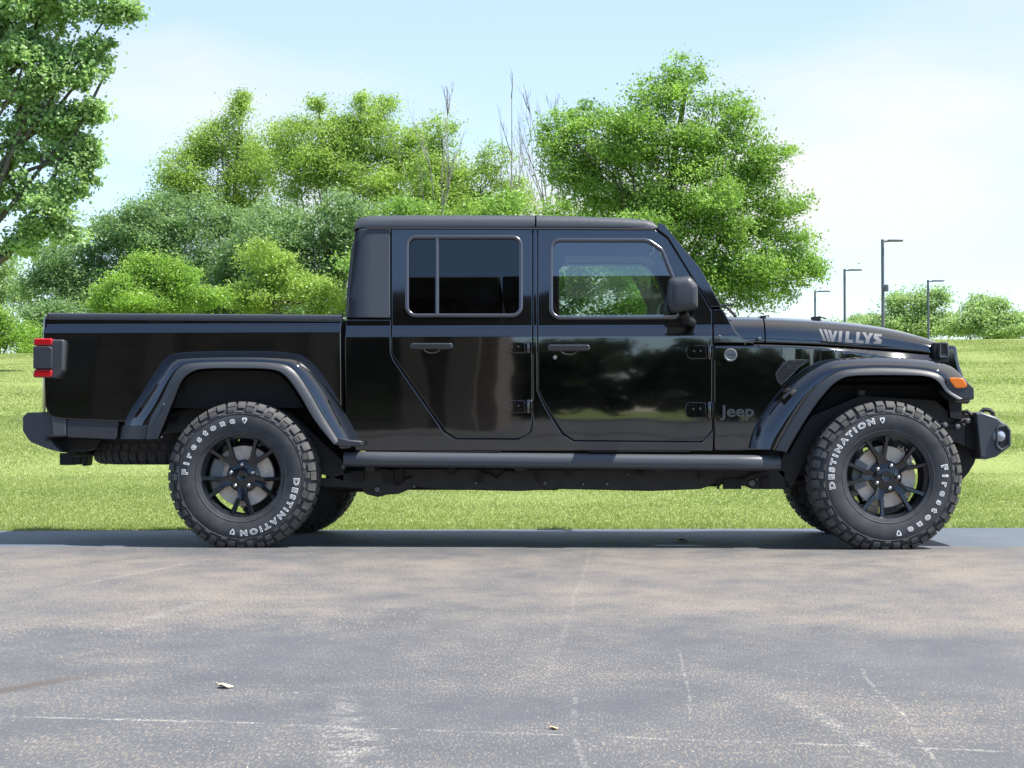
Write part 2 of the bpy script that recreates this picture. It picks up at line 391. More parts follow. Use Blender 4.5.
def np_mesh(name, V, k, mat, parent=None, smooth=False):      # V: (n, k, 3): n faces of k corners
    n = len(V); me = bpy.data.meshes.new(name); me.vertices.add(n*k); me.vertices.foreach_set('co', V.reshape(-1).astype(np.float32))
    me.loops.add(n*k); me.loops.foreach_set('vertex_index', np.arange(n*k, dtype=np.int32))
    me.polygons.add(n); me.polygons.foreach_set('loop_start', np.arange(0, n*k, k, dtype=np.int32))
    me.materials.append(mat); me.update(); me.validate()
    o = bpy.data.objects.new(name, me); link(o, parent); return o
def grass():
    out = []
    for (t0, t1, dens, hgt, wid) in ((-.06, .35, 9500, .020, .0032), (.35, 4, 7000, .015, .0040), (4, 12, 2800, .015, .0060), (12, 38.5, 600, .016, .012)):
        d0, d1 = t0+CAM_D+2, t1+CAM_D+2.6
        wl_, wr = -.345*d1-.4, .25*d1+.4
        n = int(dens*(t1-t0)*(wr-wl_)); x = rng.uniform(wl_, wr, n); t = rng.uniform(t0, t1, n)
        y = 1.78 + (x+3.9)*.1108 + t; jag = np.array([noise.noise(Vector((a*1.7, 0, 4)))*.03+noise.noise(Vector((a*7, 0, 9)))*.02 for a in x]) if t0 < 0 else -1; keep = (x > -.345*(y+CAM_D)-.3) & (x < .25*(y+CAM_D)+.3) & (t > -.01+jag); x, y, t = x[keep], y[keep], t[keep]; n = len(x)
        z = np.array([max(lawn_z(a, max(b, edge_y(a)+.01)), .0) for a, b in zip(x, y)])
        a = rng.uniform(0, 2*np.pi, n); h = hgt*rng.uniform(.5, 1.25, n); w = wid*rng.uniform(.6, 1.3, n)
        dx, dy = np.cos(a)*w, np.sin(a)*w; lx, ly = rng.normal(0, .7, n)*h, rng.normal(0, .7, n)*h
        V = np.zeros((n, 3, 3)); V[:,0] = np.stack([x-dx, y-dy, z-.006], 1); V[:,1] = np.stack([x+dx, y+dy, z-.006], 1); V[:,2] = np.stack([x+lx, y+ly, z+h], 1); out.append(V)
    V = np.concatenate(out); g = np_mesh('grass', V, 3, leafy('grass_blades', (.215, .275, .085), (.295, .345, .12), .5, 1.2))
    tag(g, 'short mown green grass covering the rising lawn', 'grass', kind='stuff')
grass()

# ------------------------------------------------------------------ asphalt
def ground_xy(u, v):
    d = _f * FPX + _r * (u - 512) + _u * (384 - v); t = -CAM_H/d.z; return (d.x*t, d.y*t - CAM_D)
def asphalt_mat():
    m, n, l, b = new_mat('asphalt'); t = n.new('ShaderNodeTexCoord'); P = t.outputs['Object']
    def nz(s, d=4, rough=.5, sc=None, loc=None):
        q = n.new('ShaderNodeTexNoise'); q.inputs['Scale'].default_value = s; q.inputs['Detail'].default_value = d; q.inputs['Roughness'].default_value = rough
        if sc or loc:
            mp = n.new('ShaderNodeMapping'); l.new(P, mp.inputs[0])
            if sc: mp.inputs['Scale'].default_value = sc
            if loc: mp.inputs['Location'].default_value = loc
            l.new(mp.outputs[0], q.inputs['Vector'])
        else: l.new(P, q.inputs['Vector'])
        return q.outputs[0]
    def rng_(x, a, b_, c=0, d=1, smooth=False):
        q = n.new('ShaderNodeMapRange'); q.inputs[1].default_value = a; q.inputs[2].default_value = b_; q.inputs[3].default_value = c; q.inputs[4].default_value = d
        if smooth: q.interpolation_type = 'SMOOTHSTEP'
        l.new(x, q.inputs[0]); return q.outputs[0]
    def mth(op, x, y):
        q = n.new('ShaderNodeMath'); q.operation = op
        for i, a in enumerate((x, y)):
            if isinstance(a, (int, float)): q.inputs[i].default_value = a
            elif a is not None: l.new(a, q.inputs[i])
        return q.outputs[0]
    def mix(f, a, c):
        q = n.new('ShaderNodeMixRGB'); 
        if isinstance(f, (int, float)): q.inputs[0].default_value = f
        else: l.new(f, q.inputs[0])
        for i, k in ((1, a), (2, c)):
            if isinstance(k, tuple): q.inputs[i].default_value = (*k, 1)
            else: l.new(k, q.inputs[i])
        return q.outputs[0]
    s = n.new('ShaderNodeSeparateXYZ'); l.new(P, s.inputs[0]); X, Y = s.outputs[0], s.outputs[1]
    big = nz(.8, 5, .62, (1, .8, 1)); mid = nz(3.6, 6, .68, (1, .6, 1)); fine = nz(190, 3, .85, (1, .17, 1)); grit = nz(300, 2, .7, (1, .2, 1))
    vo = n.new('ShaderNodeTexVoronoi'); vo.inputs['Scale'].default_value = 130; l.new(P, vo.inputs['Vector'])
    # worn band where the wheels run: sealcoat rubbed off to tan stone
    band = mth('MULTIPLY', rng_(Y, -4.9, -3.4, 0, 1, True), rng_(Y, -.2, -1.2, .35, 1, True))
    w0 = mth('ADD', mth('MULTIPLY', band, .36), mth('ADD', mth('MULTIPLY', rng_(big, .38, .66), .36), mth('MULTIPLY', rng_(mid, .38, .64), .32)))
    grain = rng_(fine, .38, .62)
    wear = rng_(mth('ADD', w0, mth('MULTIPLY', mth('SUBTRACT', grain, .5), 1.05)), .42, .98)
    seal = mix(rng_(mid, .3, .7), (.078, .082, .090), (.106, .110, .118))
    stone = mix(rng_(grit, .35, .65), (.140, .120, .098), (.31, .265, .218))
    col = mix(wear, seal, stone)
    # light single stones
    spk = mth('MULTIPLY', rng_(vo.outputs['Distance'], .26, .12), rng_(nz(9, 3), .5, .66)); spk = mth('MULTIPLY', spk, rng_(fine, .5, .6))
    col = mix(mth('MULTIPLY', spk, .75), col, (.50, .47, .42))
    dk = mth('MULTIPLY', rng_(nz(260, 1), .64, .72), .55); col = mix(dk, col, (.035, .037, .042))
    # pale scratches and seams
    def line(a, c, wd, st, brk=(.42, .56)):
        (x0, y0), (x1, y1) = ground_xy(*a), ground_xy(*c); L = math.hypot(x1-x0, y1-y0); nx, ny = -(y1-y0)/L, (x1-x0)/L; dx, dy = (x1-x0)/L, (y1-y0)/L
        wob = mth('MULTIPLY', mth('SUBTRACT', nz(1.1, 2), .5), .06); wob = mth('ADD', wob, mth('MULTIPLY', mth('SUBTRACT', nz(14, 2), .5), .008))
        dist = mth('ADD', mth('ADD', mth('MULTIPLY', X, nx), mth('MULTIPLY', Y, ny)), mth('ADD', wob, -(x0*nx+y0*ny)))
        dist = mth('ABSOLUTE', dist, None)
        al = mth('ADD', mth('ADD', mth('MULTIPLY', X, dx), mth('MULTIPLY', Y, dy)), -(x0*dx+y0*dy))
        k = mth('MULTIPLY', rng_(dist, wd, wd*.2), mth('MULTIPLY', rng_(al, -.15, .1), rng_(al, L+.15, L-.1)))
        k = mth('MULTIPLY', k, rng_(nz(11, 4, .7), *brk)); return mth('MULTIPLY', mth('MULTIPLY', k, mth('MULTIPLY', rng_(fine, .40, .52), rng_(nz(70, 2), .36, .50))), st)
    for a in (((0, 716), (230, 722), .014, .6), ((230, 722), (1023, 752), .014, .5), ((575, 690), (580, 768), .008, .32), ((677, 650), (690, 712), .006, .32), ((350, 730), (362, 768), .08, .5), ((345, 700), (362, 735), .05, .35),
              ((862, 668), (940, 768), .007, .45), ((590, 552), (545, 690), .012, .18), ((60, 588), (205, 560), .02, .4), ((790, 700), (900, 765), .03, .4), ((120, 628), (210, 600), .05, .3), ((700,560),(1020,566),.03,.35)):
        col = mix(line(*a), col, (.46, .43, .38))
    # dark thin cracks and the brown stain at left
    for a in (((60, 566), (150, 557), .012, .9, (.3, .5)), ((0, 573), (18, 572), .02, .9, (.3, .5))): col = mix(line(*a), col, (.03, .03, .035))
    (sx, sy), (tx, ty) = ground_xy(0, 690), ground_xy(118, 671); L = math.hypot(tx-sx, ty-sy); nx, ny = -(ty-sy)/L, (tx-sx)/L
    dist = mth('ABSOLUTE', mth('ADD', mth('ADD', mth('MULTIPLY', X, nx), mth('MULTIPLY', Y, ny)), mth('ADD', mth('MULTIPLY', mth('SUBTRACT', nz(6, 4), .5), .08), -(sx*nx+sy*ny))), None)
    al = mth('ADD', mth('ADD', mth('MULTIPLY', X, (tx-sx)/L), mth('MULTIPLY', Y, (ty-sy)/L)), -(sx*(tx-sx)/L+sy*(ty-sy)/L))
    st = mth('MULTIPLY', rng_(dist, .05, .015), rng_(al, L, L-.25)); col = mix(mth('MULTIPLY', st, .8), col, (.085, .070, .058))
    # fresh dark sealer strip next to the lawn
    ey = mth('ADD', mth('SUBTRACT', Y, mth('MULTIPLY', X, .05)), mth('MULTIPLY', mth('SUBTRACT', nz(3.2, 5), .5), .22))
    strip = rng_(ey, .12, .30); dark = mix(rng_(fine, .3, .7), (.085, .105, .138), (.12, .145, .185))
    dark = mix(mth('MULTIPLY', rng_(mid, .45, .72), .3), dark, (.17, .18, .19)); col = mix(strip, col, dark)
    l.new(col, b.inputs['Base Color'])
    l.new(rng_(wear, 0, 1, .62, .85), b.inputs['Roughness']); b.inputs['Specular IOR Level'].default_value = .35
    hgt = mth('ADD', mth('MULTIPLY', fine, .7), mth('MULTIPLY', grit, .4)); bp = n.new('ShaderNodeBump'); bp.inputs['Strength'].default_value = .55; bp.inputs['Distance'].default_value = .004
    l.new(hgt, bp.inputs['Height']); l.new(bp.outputs[0], b.inputs['Normal'])
    return m
am = MB(); xs = [-60, -30, -15, -8] + [x*.5 for x in range(-14, 15)] + [8, 15, 30, 60]
random.seed(3)
am.loft([[(x, -70, 0) for x in xs], [(x, -12, 0) for x in xs], [(x, -2, 0) for x in xs], [(x, edge_y(x) + random.uniform(-.02, .02), 0) for x in xs], [(x, edge_y(x)+.03, -.05) for x in xs]])
tag(am.build('asphalt_driveway', asphalt_mat(), ang=80), None, None, kind='structure')

def grit():
    n = 34000; u = rng.uniform(size=n); d = 2.9/(1-u*(1-2.9/10.2)); x = rng.uniform(-.36, .27, n)*d; y = d-CAM_D; y += 0
    q = np.array([noise.noise(Vector((a*.7, b*1.1, 3)))*.6+noise.noise(Vector((a*3.1, b*4.0, 8)))*.5+noise.noise(Vector((a*.3, b*2.2, 1)))*.3 for a, b in zip(x, y)])
    band = np.clip((y+5.2)/1.6, 0, 1)*np.clip((.0-y)/.8, 0, 1); keep = (rng.uniform(size=n) < np.clip(-.06+.9*q+.22*band, .02, 1)) & (y < .15); x, y = x[keep], y[keep]; n = len(x)
    s = rng.gamma(3, .0005, n)+.0006; s = np.minimum(s, .0028); V = np.zeros((n, 3, 3, 3)); a = rng.uniform(0, 2*np.pi, n)
    b = [np.stack([x+np.cos(a+k*2.094)*s, y+np.sin(a+k*2.094)*s, np.full(n, .0005)], 1) for k in range(3)]; t = np.stack([x, y, .0005+s*.9], 1)
    for k in range(3): V[:, k, 0] = b[k]; V[:, k, 1] = b[(k+1) % 3]; V[:, k, 2] = t
    g = np_mesh('grit', V.reshape(-1, 3, 3), 3, simple('pale_grit', (.36, .32, .27), .85, var=.4, vscale=40)); tag(g, 'pale loose stone grit scattered over the worn asphalt', 'grit', kind='stuff')
grit()

# ------------------------------------------------------------------ the truck
YC = .955
T = empty('pickup_truck', (0, YC, 0), 'glossy black four-door pickup truck parked side-on on the asphalt in front of the lawn', 'truck')
# body section: tilt angle of the surface against height
def make_profile(segs, y0, z0=0.0, z1=2.0, sm=.010):
    N = 1000; dz = (z1-z0)/N; ys = [0.0]; 
    def tilt(z):
        t = segs[0][1](z) if callable(segs[0][1]) else segs[0][1]
        for zb, s in segs[1:]:
            sv = s(z) if callable(s) else s; k = sstep(zb-sm, zb+sm, z); t = t*(1-k) + sv*k
        return math.tan(R(t))
    for i in range(N): ys.append(ys[-1] + tilt(z0+(i+.5)*dz)*dz)
    ref = ys[int((1.0-z0)/dz)]; ys = [y-ref+y0 for y in ys]
    def F(x, z):
        q = (z-z0)/dz; i = min(N-1, max(0, int(q))); t = min(1, max(0, q-i)); return ys[i]*(1-t)+ys[i+1]*t
    return F
low = lambda z: 3.2*(z-.9)
FB = make_profile([(0, low), (1.158, 33), (1.207, 6.6)], .165)        # cab and doors
FBED = make_profile([(0, low), (1.185, 33), (1.226, 3)], .165)         # bed
GZ = [1.145+.006*i for i in range(13)]; GZB = [1.172+.006*i for i in range(12)]
P = M['paint']
# --- cab body: rocker, pillars, rear corner
cab = panel('cab_body', rp([(346,320),(390.5,320),(390.5,352),(393,360,6),(444,433,8),(455,439.5,5),(518,440),(532,432,6),(533.5,420,0),(533.5,229),(537,229),(537,390,0),(544,406,6),(562,435,8),(573,441.5,5),(702,442.5),(712,432,6),(712.5,430),(712.5,450.5),(356,450.5),(346,420)]), FB, P, T, gz=GZ, depth=.03, grow=.0018, bev=.0045)
# dark jamb behind the panel gaps
j = MB()
def strip(pts, w=.012, y=.022, mb=j):
    for a, b in zip(pts, pts[1:]):
        A, B = atF(*a, FB), atF(*b, FB); d = (B-A); d2 = Vector((d.x, 0, d.z)).normalized(); nn = Vector((d2.z, 0, -d2.x))*w
        A = A + Vector((0, y, 0)); B = B + Vector((0, y, 0)); mb.add([A+nn, A-nn, B-nn, B+nn], [(0,1,2,3)])
for l_ in ([(391,227),(391,280),(391,322),(391,340),(391.5,354),(418,396),(445,436),(455,439),(500,439),(520,438),(534,430),(535,400),(535,345),(535,335),(535,325),(535,280),(535,228)], [(537,390),(544,406),(562,434),(573,440.5),(640,441),(703,442),(713,431),(713,345),(713,335),(713,318),(713,310)], [(391,228),(460,228),(535,228.5),(600,229),(656,230),(668,240),(708,306),(713,312)]):
    strip(l_)
jam = j.build('door_jamb', M['seal'], T)
# --- doors
def door(name, outline, win, glassmat, handle, hinges, divider=None, key=None, clip=None):
    d = panel(name, outline, FB, P, T, holes=[win], gz=GZ, depth=.03, grow=.0024, bev=.0045)
    gl = panel('window_glass', [p for p in win], lambda x, z: FB(x, z)+.010-.0055*(z-1.5), glassmat, d, depth=.003, bev=.001)
    loop = [atF(p[0], p[1], FB) for p in win]; tr = MB()
    tr.loop_tube([p + Vector((0, -.001, 0)) for p in loop], .0105, 10, .55)
    if divider:
        a, b = atF(divider, 238, FB), atF(divider, 314, FB); tr.tube([a+Vector((0,.004,0)), b+Vector((0,.004,0))], .011, 8)
    tr.build('window_trim', M['wtrim'], d)
    if handle:
        u0, u1, v = handle; m = MB(); a, b = atF(u0, v, FB), atF(u1, v, FB)
        # grip: a rounded bar standing off on two feet, over a scooped cup
        m.prism([(q.x, q.y) for q in rp([(a.x, a.z-.0165, .012), (b.x, b.z-.0165, .012), (b.x, b.z+.0175, .014), (a.x, a.z+.0175, .014)], 5)], a.y-.042, a.y-.016)
        for q in (.07, .93):
            p = a.lerp(b, q); m.box((p.x, p.y-.008, p.z), (.026, .03, .028))
        m.build('handle', M['handle'], d, bevel=.008, seg=3)
        cu = MB(); c = a.lerp(b, .5)
        cu.tube([(c.x+.044*math.cos(t), c.y-.001, c.z-.012-.024*math.sin(t)) for t in [math.pi*(-.02+k*1.04/12) for k in range(13)]], .0042, 6)
        cu.build('handle_cup', M['handle'], d)
    if key:
        p = atF(*key, FB); kk = MB(); kk.lathe([(.0, -.006), (.009, -.006), (.0115, -.003), (.012, .004)], p, 20); kk.build('key_lock', M['steel'], d)
    for (u0, v0, u1, v1) in hinges:
        a, b = atF(u0, v1, FB), atF(u1, v0, FB); m = MB(); zc = (a.z+b.z)/2; hh = (b.z-a.z)/2; y = a.y
        poly = [(a.x+.006, zc-hh*.7), (a.x, zc), (a.x+.006, zc+hh*.8), (a.x+.02, zc+hh), (b.x-.035, zc+hh*.9), (b.x-.03, zc-hh*.95), (a.x+.03, zc-hh)]
        m.prism(poly, y-.018, y+.012)
        m.prism([(b.x-.038, zc-hh*.55), (b.x-.038, zc+hh*.65), (b.x+.006, zc+hh*.95), (b.x+.006, zc-hh)], y-.012, y+.012)
        m.tube([(b.x-.014, y-.016, zc-hh*1.05), (b.x-.014, y-.016, zc+hh*1.05)], .0085, 10)
        for bx in (.3, .55): m.lathe([(0, -.024), (.006, -.023), (.0075, -.017)], (a.x+(b.x-a.x)*bx, y, zc+hh*.1), 8)
        m.build('hinge', P, d, bevel=.003)
    return d
rear_door = door('door', rp([(392,229),(532,229.5),(532,420,0),(530,432,7),(518,438,6),(456,438,6),(446,431,8),(395,358,8),(392,352)]),
    rp([(407,237,9),(521,237,9),(521,315.5,9),(407,315.5,9)]), M['gtint'], (411,453,346.5), [(503,342,531,353),(503,400,531,413)], divider=437)
front_door = door('door', rp([(538.3,229.5),(655,230.5,3),(667,239,6),(705,300,8),(711.5,312,4),(711.5,430),(702,441,8),(574,440,6),(564,433,8),(546,405,8),(538.3,389)]),
    rp([(551,240,9),(648,240,16),(662,250,10),(682,300,10),(680,317.5,8),(551,318,10)]), M['gclear'], (548,590,348), [(686,345,712,359),(685,402,712,418)], key=(555,357.5))
for d in (rear_door, front_door, cab, jam): mirror(d, T)
# --- windscreen frame pillar, cowl side
pil = panel('windscreen_pillar', rp([(657.5,222),(664,224.5,3),(700,268),(722,307),(711,307),(694,280),(668,237.5),(657.5,229)]), lambda x, z: FB(x, z)-.004, P, T, bev=.005)
cs = panel('cowl_side', rp([(713.5,309),(722.5,309),(736,332,6),(745,340,6),(756,342.5),(713.5,342.5)]), FB, P, T, gz=GZ)
for o in (pil, cs): mirror(o, T)
for u, v in ((719.5, 336.5), (759.5, 338.5)):
    p = atF(u, v, FB); m = MB().lathe([(0, -.008), (.007, -.007), (.009, -.002), (.009, .01)], p, 12); mirror(m.build('bolt', M['cast'], T), T)
# --- front wing
def FF(x, z):
    k = sstep(.98, 1.85, x); base = FB(x, min(z, 1.14)); y = base + .155*k
    top = at(780, 344+0*x, .2).z; zt = 1.118 - .075*sstep(1.0, 1.86, x)
    return y + max(0, z-(zt-.028))*.75
wing = panel('front_wing', rp([(714.3,344),(765,344.5),(800,346),(821,346.8),(862,349.5),(900,352),(933,355),(933,366),(850,368),(815,385),(785,430),(778,450.5),(714.3,450.5)]), FF, P, T, gx=.05, gz=[1.0+.008*i for i in range(18)])
mirror(wing, T)
# round badge, vent, letters on the wing
p = atF(730.5, 355, FF); m = MB(); m.lathe([(0, -.003), (.026, -.003), (.029, -.0065), (.034, -.006), (.037, -.001), (.037, .004)], p, 32); bdg = m.build('round_badge', M['cast'], T)
vs, fs = text_mesh('TRAIL', .019, .0004); w = max(v.x for v in vs); MB().add([(p.x-w/2+v.x, p.y-.0042, p.z-.006+v.y) for v in vs], fs).build('badge_letters', M['seal'], bdg)
vs, fs = text_mesh('RATED', .011, .0002); w = max(v.x for v in vs); MB().add([(p.x-w/2+v.x, p.y-.0042, p.z-.021+v.y) for v in vs], fs).build('badge_letters', M['seal'], bdg)
def wall_text(name, txt, size, u, v, F, mat, parent, w_px, lift=.002, off=0.0, slope=0, thick=.0):
    vs, fs = text_mesh(txt, size, off); x0 = min(q.x for q in vs); x1 = max(q.x for q in vs); a, b = atF(u, v, F), atF(u+w_px, v+slope, F); sc = (b.x-a.x)/(x1-x0)
    mb = MB(); out = []
    for q in vs:
        x = a.x+(q.x-x0)*sc; z = a.z + (b.z-a.z)*(q.x-x0)/(x1-x0) + q.y; out.append((x, F(x, z)-lift, z))
    mb.add(out, fs)
    if thick:
        n = len(out); E = {}
        for f in fs:
            for i in range(len(f)): E[(f[i-1], f[i])] = 1
        mb.add([(x, y+thick, z) for x, y, z in out], [])
        for (i, k) in E:
            if (k, i) not in E: mb.f.append((i, k, k+n, i+n)); mb.m.append(0)
    return mb.build(name, mat, parent)
wall_text('badge', 'Jeep', .088, 720, 416.5, FF, M['badge'], T, 34, .006, .0018, thick=.007)
vent = [(776,374),(781,366.5),(789,360.5),(810,360),(799,366.5),(788,378.5),(781,384.5),(778,381)]
m = MB(); pts = [atF(*q, FF) for q in vent]; m.add([q+Vector((0,-.0005,0)) for q in pts], [tuple(range(len(pts)))]); vb = m.build('wing_vent', M['seal'], T)
m = MB(); m.loop_tube([q+Vector((0,-.004,0)) for q in [atF(*q, FF) for q in rp([(a, b, 2) for a, b in vent], 3)]], .0042, 6)
m.build('vent_frame', M['badge'], vb)
m = MB()
def inpoly(x, y, P_):
    c = False
    for i in range(len(P_)):
        (x1, y1), (x2, y2) = P_[i-1], P_[i]
        if (y1 > y) != (y2 > y) and x < (x2-x1)*(y-y1)/(y2-y1)+x1: c = not c
    return c
for i in range(14):
    for k in range(12):
        u, v = 776+i*2.6+(k % 2)*1.3, 361+k*2.3
        if inpoly(u, v, vent): q = atF(u, v, FF); m.loop_tube([q+Vector((.0068*math.cos(a), -.006, .0068*math.sin(a))) for a in [s*math.pi/3 for s in range(6)]], .0016, 4)
m.build('vent_mesh', M['trim'], vb)
# --- hood and cowl, lofted across the whole width
HT = [(722,317.6),(765,318),(800,319.5),(830,321.5),(860,324.5),(890,329),(915,334.5),(932,339.5),(944,345),(951,352)]
HB = [(722,342),(765,342.8),(780,343.6),(821,345),(862,347.6),(900,350),(933,353),(944,357),(951,362)]
def ip(tab, x):
    for (a, b), (c, d) in zip(tab, tab[1:]):
        if x <= c: return b+(d-b)*max(0, (x-a)/(c-a))
    return tab[-1][1]
def yb(x): return .20 + .155*sstep(.6, 1.95, x)
tabT = [(lambda p: (p.x, p.z))(at(u, v, yb(at(u, v, .25).x)+.12)) for u, v in HT]; tabB = [(lambda p: (p.x, p.z))(at(u, v, yb(at(u, v, .25).x))) for u, v in HB]
def smooth_tab(tab, x): return (ip(tab, x-.03)+ip(tab, x)+ip(tab, x+.03)+ip(tab, x-.06)+ip(tab, x+.06))/5
def hoodY(x, z):
    zb, zt = smooth_tab(tabB, x), smooth_tab(tabT, x); s = min(.999, max(0, (z-zb)/(zt-zb))); return yb(x) + .15*(1-math.sqrt(1-s**2.6)) + .006*s
def hood(name, x0, x1, n):
    m = MB(); secs = []
    for i in range(n+1):
        x = x0+(x1-x0)*i/n; zb, zt = smooth_tab(tabB, x), smooth_tab(tabT, x); e = sstep(x1-.05, x1, x)*.5 if name == 'hood' else 0
        half = [(x, yb(x)+.03, zb-.004), (x, yb(x)+.003, zb-.002)] + [(x, hoodY(x, zb+(zt-zb)*s), zb+(zt-zb)*s) for s in (.03,.1,.2,.3,.4,.5,.6,.7,.78,.85,.9,.94,.97,.99)]
        yt = yb(x)+.156
        for k in range(1, 9):
            q = k/8; y = yt+(YC-yt)*q; bulge = .022*sstep(.42, .55, q); half.append((x, y, zt+.012*math.sin(q*math.pi/2)+bulge))
        secs.append(half + [(a, 2*YC-b, c) for a, b, c in half[::-1][1:]])
    m.loft(secs); return m.build(name, P, T, ang=50)
xg = atF(764.6, 330, lambda x, z: .25).x
hood('cowl', atF(724, 330, lambda x, z: .25).x, xg-.004, 10); hd = hood('hood', xg+.004, atF(951, 345, lambda x, z: .38).x, 60)
ZW = [[(285,138),(303,140),(338,228),(318,226)],[(318,142),(340,144),(372,232),(350,231)],[(350,146),(372,148),(386,192),(398,152),(420,154),(394,234),(376,233)],[(432,152),(456,154),(448,237),(424,235)],
      [(482,155),(508,157),(502,216),(534,220),(532,242),(474,238)],[(560,160),(585,162),(578,222),(612,226),(610,246),(552,243)],[(600,162),(626,164),(641,195),(656,168),(682,170),(656,212),(650,248),(622,246),(628,210)],
      [(690,172),(748,178),(738,196),(714,193),(746,222),(738,250),(682,246),(690,229),(710,231),(684,204)]]
m = MB()
for L_ in ZW:
    bm = bmesh.new(); bm.faces.new([bm.verts.new(((780+x/7.314), 0, -(310+y/7.314))) for x, y in L_])
    for q in range(326, 346): bmesh.ops.bisect_plane(bm, geom=bm.verts[:]+bm.edges[:]+bm.faces[:], dist=1e-6, plane_co=(0, 0, -q), plane_no=(0, 0, 1))
    bm.verts.index_update(); vv = [atF(v.co.x, -v.co.z, hoodY)+Vector((0, -.0015, .0004)) for v in bm.verts]; m.add(vv, [tuple(v.index for v in f.verts) for f in bm.faces]); bm.free()
m.build('hood_lettering', M['decal'], hd)
# hood catch and its rubber base
a = at(933, 363, .33); b = at(948.5, 342.5, .33); m = MB(); m.box(((a.x+b.x)/2, .35, (a.z+b.z)/2), (b.x-a.x, .06, b.z-a.z)); m.box(((a.x+b.x)/2-.012, .318, (a.z+b.z)/2), (.018, .02, .07))
hl = m.build('hood_latch', M['seal'], T, bevel=.006)
a = at(939.5, 357.5, .3); b = at(948, 343.5, .3); m = MB(); m.loop_tube([(q.x, .3, q.y) for q in rp([(a.x, a.z, .008), (b.x, a.z, .008), (b.x-.006, b.z, .008), (a.x+.004, b.z, .008)], 4)], .0085, 8); m.box(((a.x+b.x)/2, .302, a.z+.008), (.035, .014, .02)); m.build('latch_clip', M['badge'], hl)
mirror(hl, T)
# wing front + grille
m = MB(); gx0 = at(935, 360, .4).x
sec = [(953.5,346),(955,358),(957,367),(966,392),(968,404),(950,404),(938,390),(936,360),(940,346)]
g = [(lambda p: (p.x, p.z))(at(u, v, .45)) for u, v in sec]; m.prism(g, .35, 2*YC-.35); gr = m.build('grille', P, T, bevel=.02, seg=3)
m = MB()
for k in range(7):
    y = YC + (k-3)*.085; A = at(957.3, 363, .45); B = at(967, 397, .45); d = (B-A).normalized(); nrm_ = Vector((d.z, 0, -d.x)) * -1
    c = A.lerp(B, .5) + Vector((.0, 0, 0)); c.y = y; ln = (B-A).length*.8; rot = Matrix(((d.z*-1, 0, d.x*-1), (0, 1, 0), (d.x, 0, -d.z))).to_3x3()
    m.box(c, (.022, .05, ln), Matrix.Rotation(-math.atan2(d.x, -d.z), 3, 'Y'))
m.build('grille_slot', M['seal'], gr, bevel=.008)
m = MB(); c = at(954, 380, .6); m.lathe([(0, .022), (.05, .02), (.083, .008), (.09, -.01)], (c.x-.01, .52, c.z), 32, axis='X'); h = m.build('headlight', M['lens'], T); mirror(h, T)
# --- arches
def flare(stations, name, grey_first, tip=True):
    O = catmull([(a, b) + (0,) for a, b, *_ in stations], 5); Mi = catmull([(s[2], s[3], 0) for s in stations], 5); I = catmull([(s[4], s[5], 0) for s in stations], 5)
    pm, tm = MB(), MB(); ps, ts = [], []; n = len(O)
    for i, (o, q, r) in enumerate(zip(O, Mi, I)):
        t = i/(n-1); e = min(1, 4*t+.35, 4*(1-t)+.35) if tip else 1
        L = lambda s, a=o, b=q: (a.x+(b.x-a.x)*s, a.y+(b.y-a.y)*s)
        yo, ym = .176, .052
        prof = [(0, .19), (0, .165), (.08, .150), (.22, .122), (.40, .096), (.58, .074), (.74, .060), (.88, .053), (.97, .052), (1, .056), (1, .075)]
        ps.append([at(*L(s), y) for s, y in prof])
        K = lambda s, a=q, b=r: (a.x+(b.x-a.x)*s, a.y+(b.y-a.y)*s)
        ts.append([at(*K(s), y) for s, y in [(-.05, .08), (-.02, .054), (.12, .044), (.35, .036), (.7, .028), (.92, .026), (1, .032), (1, .055), (.9, .1), (.88, .20)]])
    if grey_first: pm.loft(ps[4:]); tm.loft(ps[:5], mi=0)
    else: pm.loft(ps)
    for end in (ps[0], ps[-1]): pm.add(end, [tuple(range(len(end)))]) if not (grey_first and end is ps[0]) else tm.add(end, [tuple(range(len(end)))])
    tm.loft(ts)
    for end in (ts[0], ts[-1]): tm.add(end, [tuple(range(len(end)))])
    f = pm.build(name, P, T, ang=50); tm.build('arch_moulding', M['trim'], f, ang=50); return f
RS = [(120,439,146,439,158,439),(124,421,149,421,165,421),(141,394,161,399,173,402),(157,369,170,380,181,383),(167,357.5,179,368,190,373.5),(182,352.5,193,363,204,369),(232,351,235,361.5,237,368.5),(282,352,276,363,270,369.5),(307,358.5,293,369,285,376),(327.5,381.5,308,389,299,394.5),(344,411,323,415,314,420),(360.5,441.5,339,440,334,445)]
FS = [(748.5,448,775,450,787,452),(756,424,786,430,797,434),(779,391,805,400,813,409),(797,374,819,384,827,391),(812,365,832,374.5,838,381),(832,359,846,369.5,850,376.5),(870,357,872,367.5,872,375.5),(903,358,903,368,903,375.5),(934,361,928,370.5,926,376.5),(951,366.5,942,376,937,381),(963,377,951,389,946,392),(973.5,389,966,398,957,399.5)]
rf = flare(RS, 'wheel_arch', True); ff = flare(FS, 'wheel_arch', False)
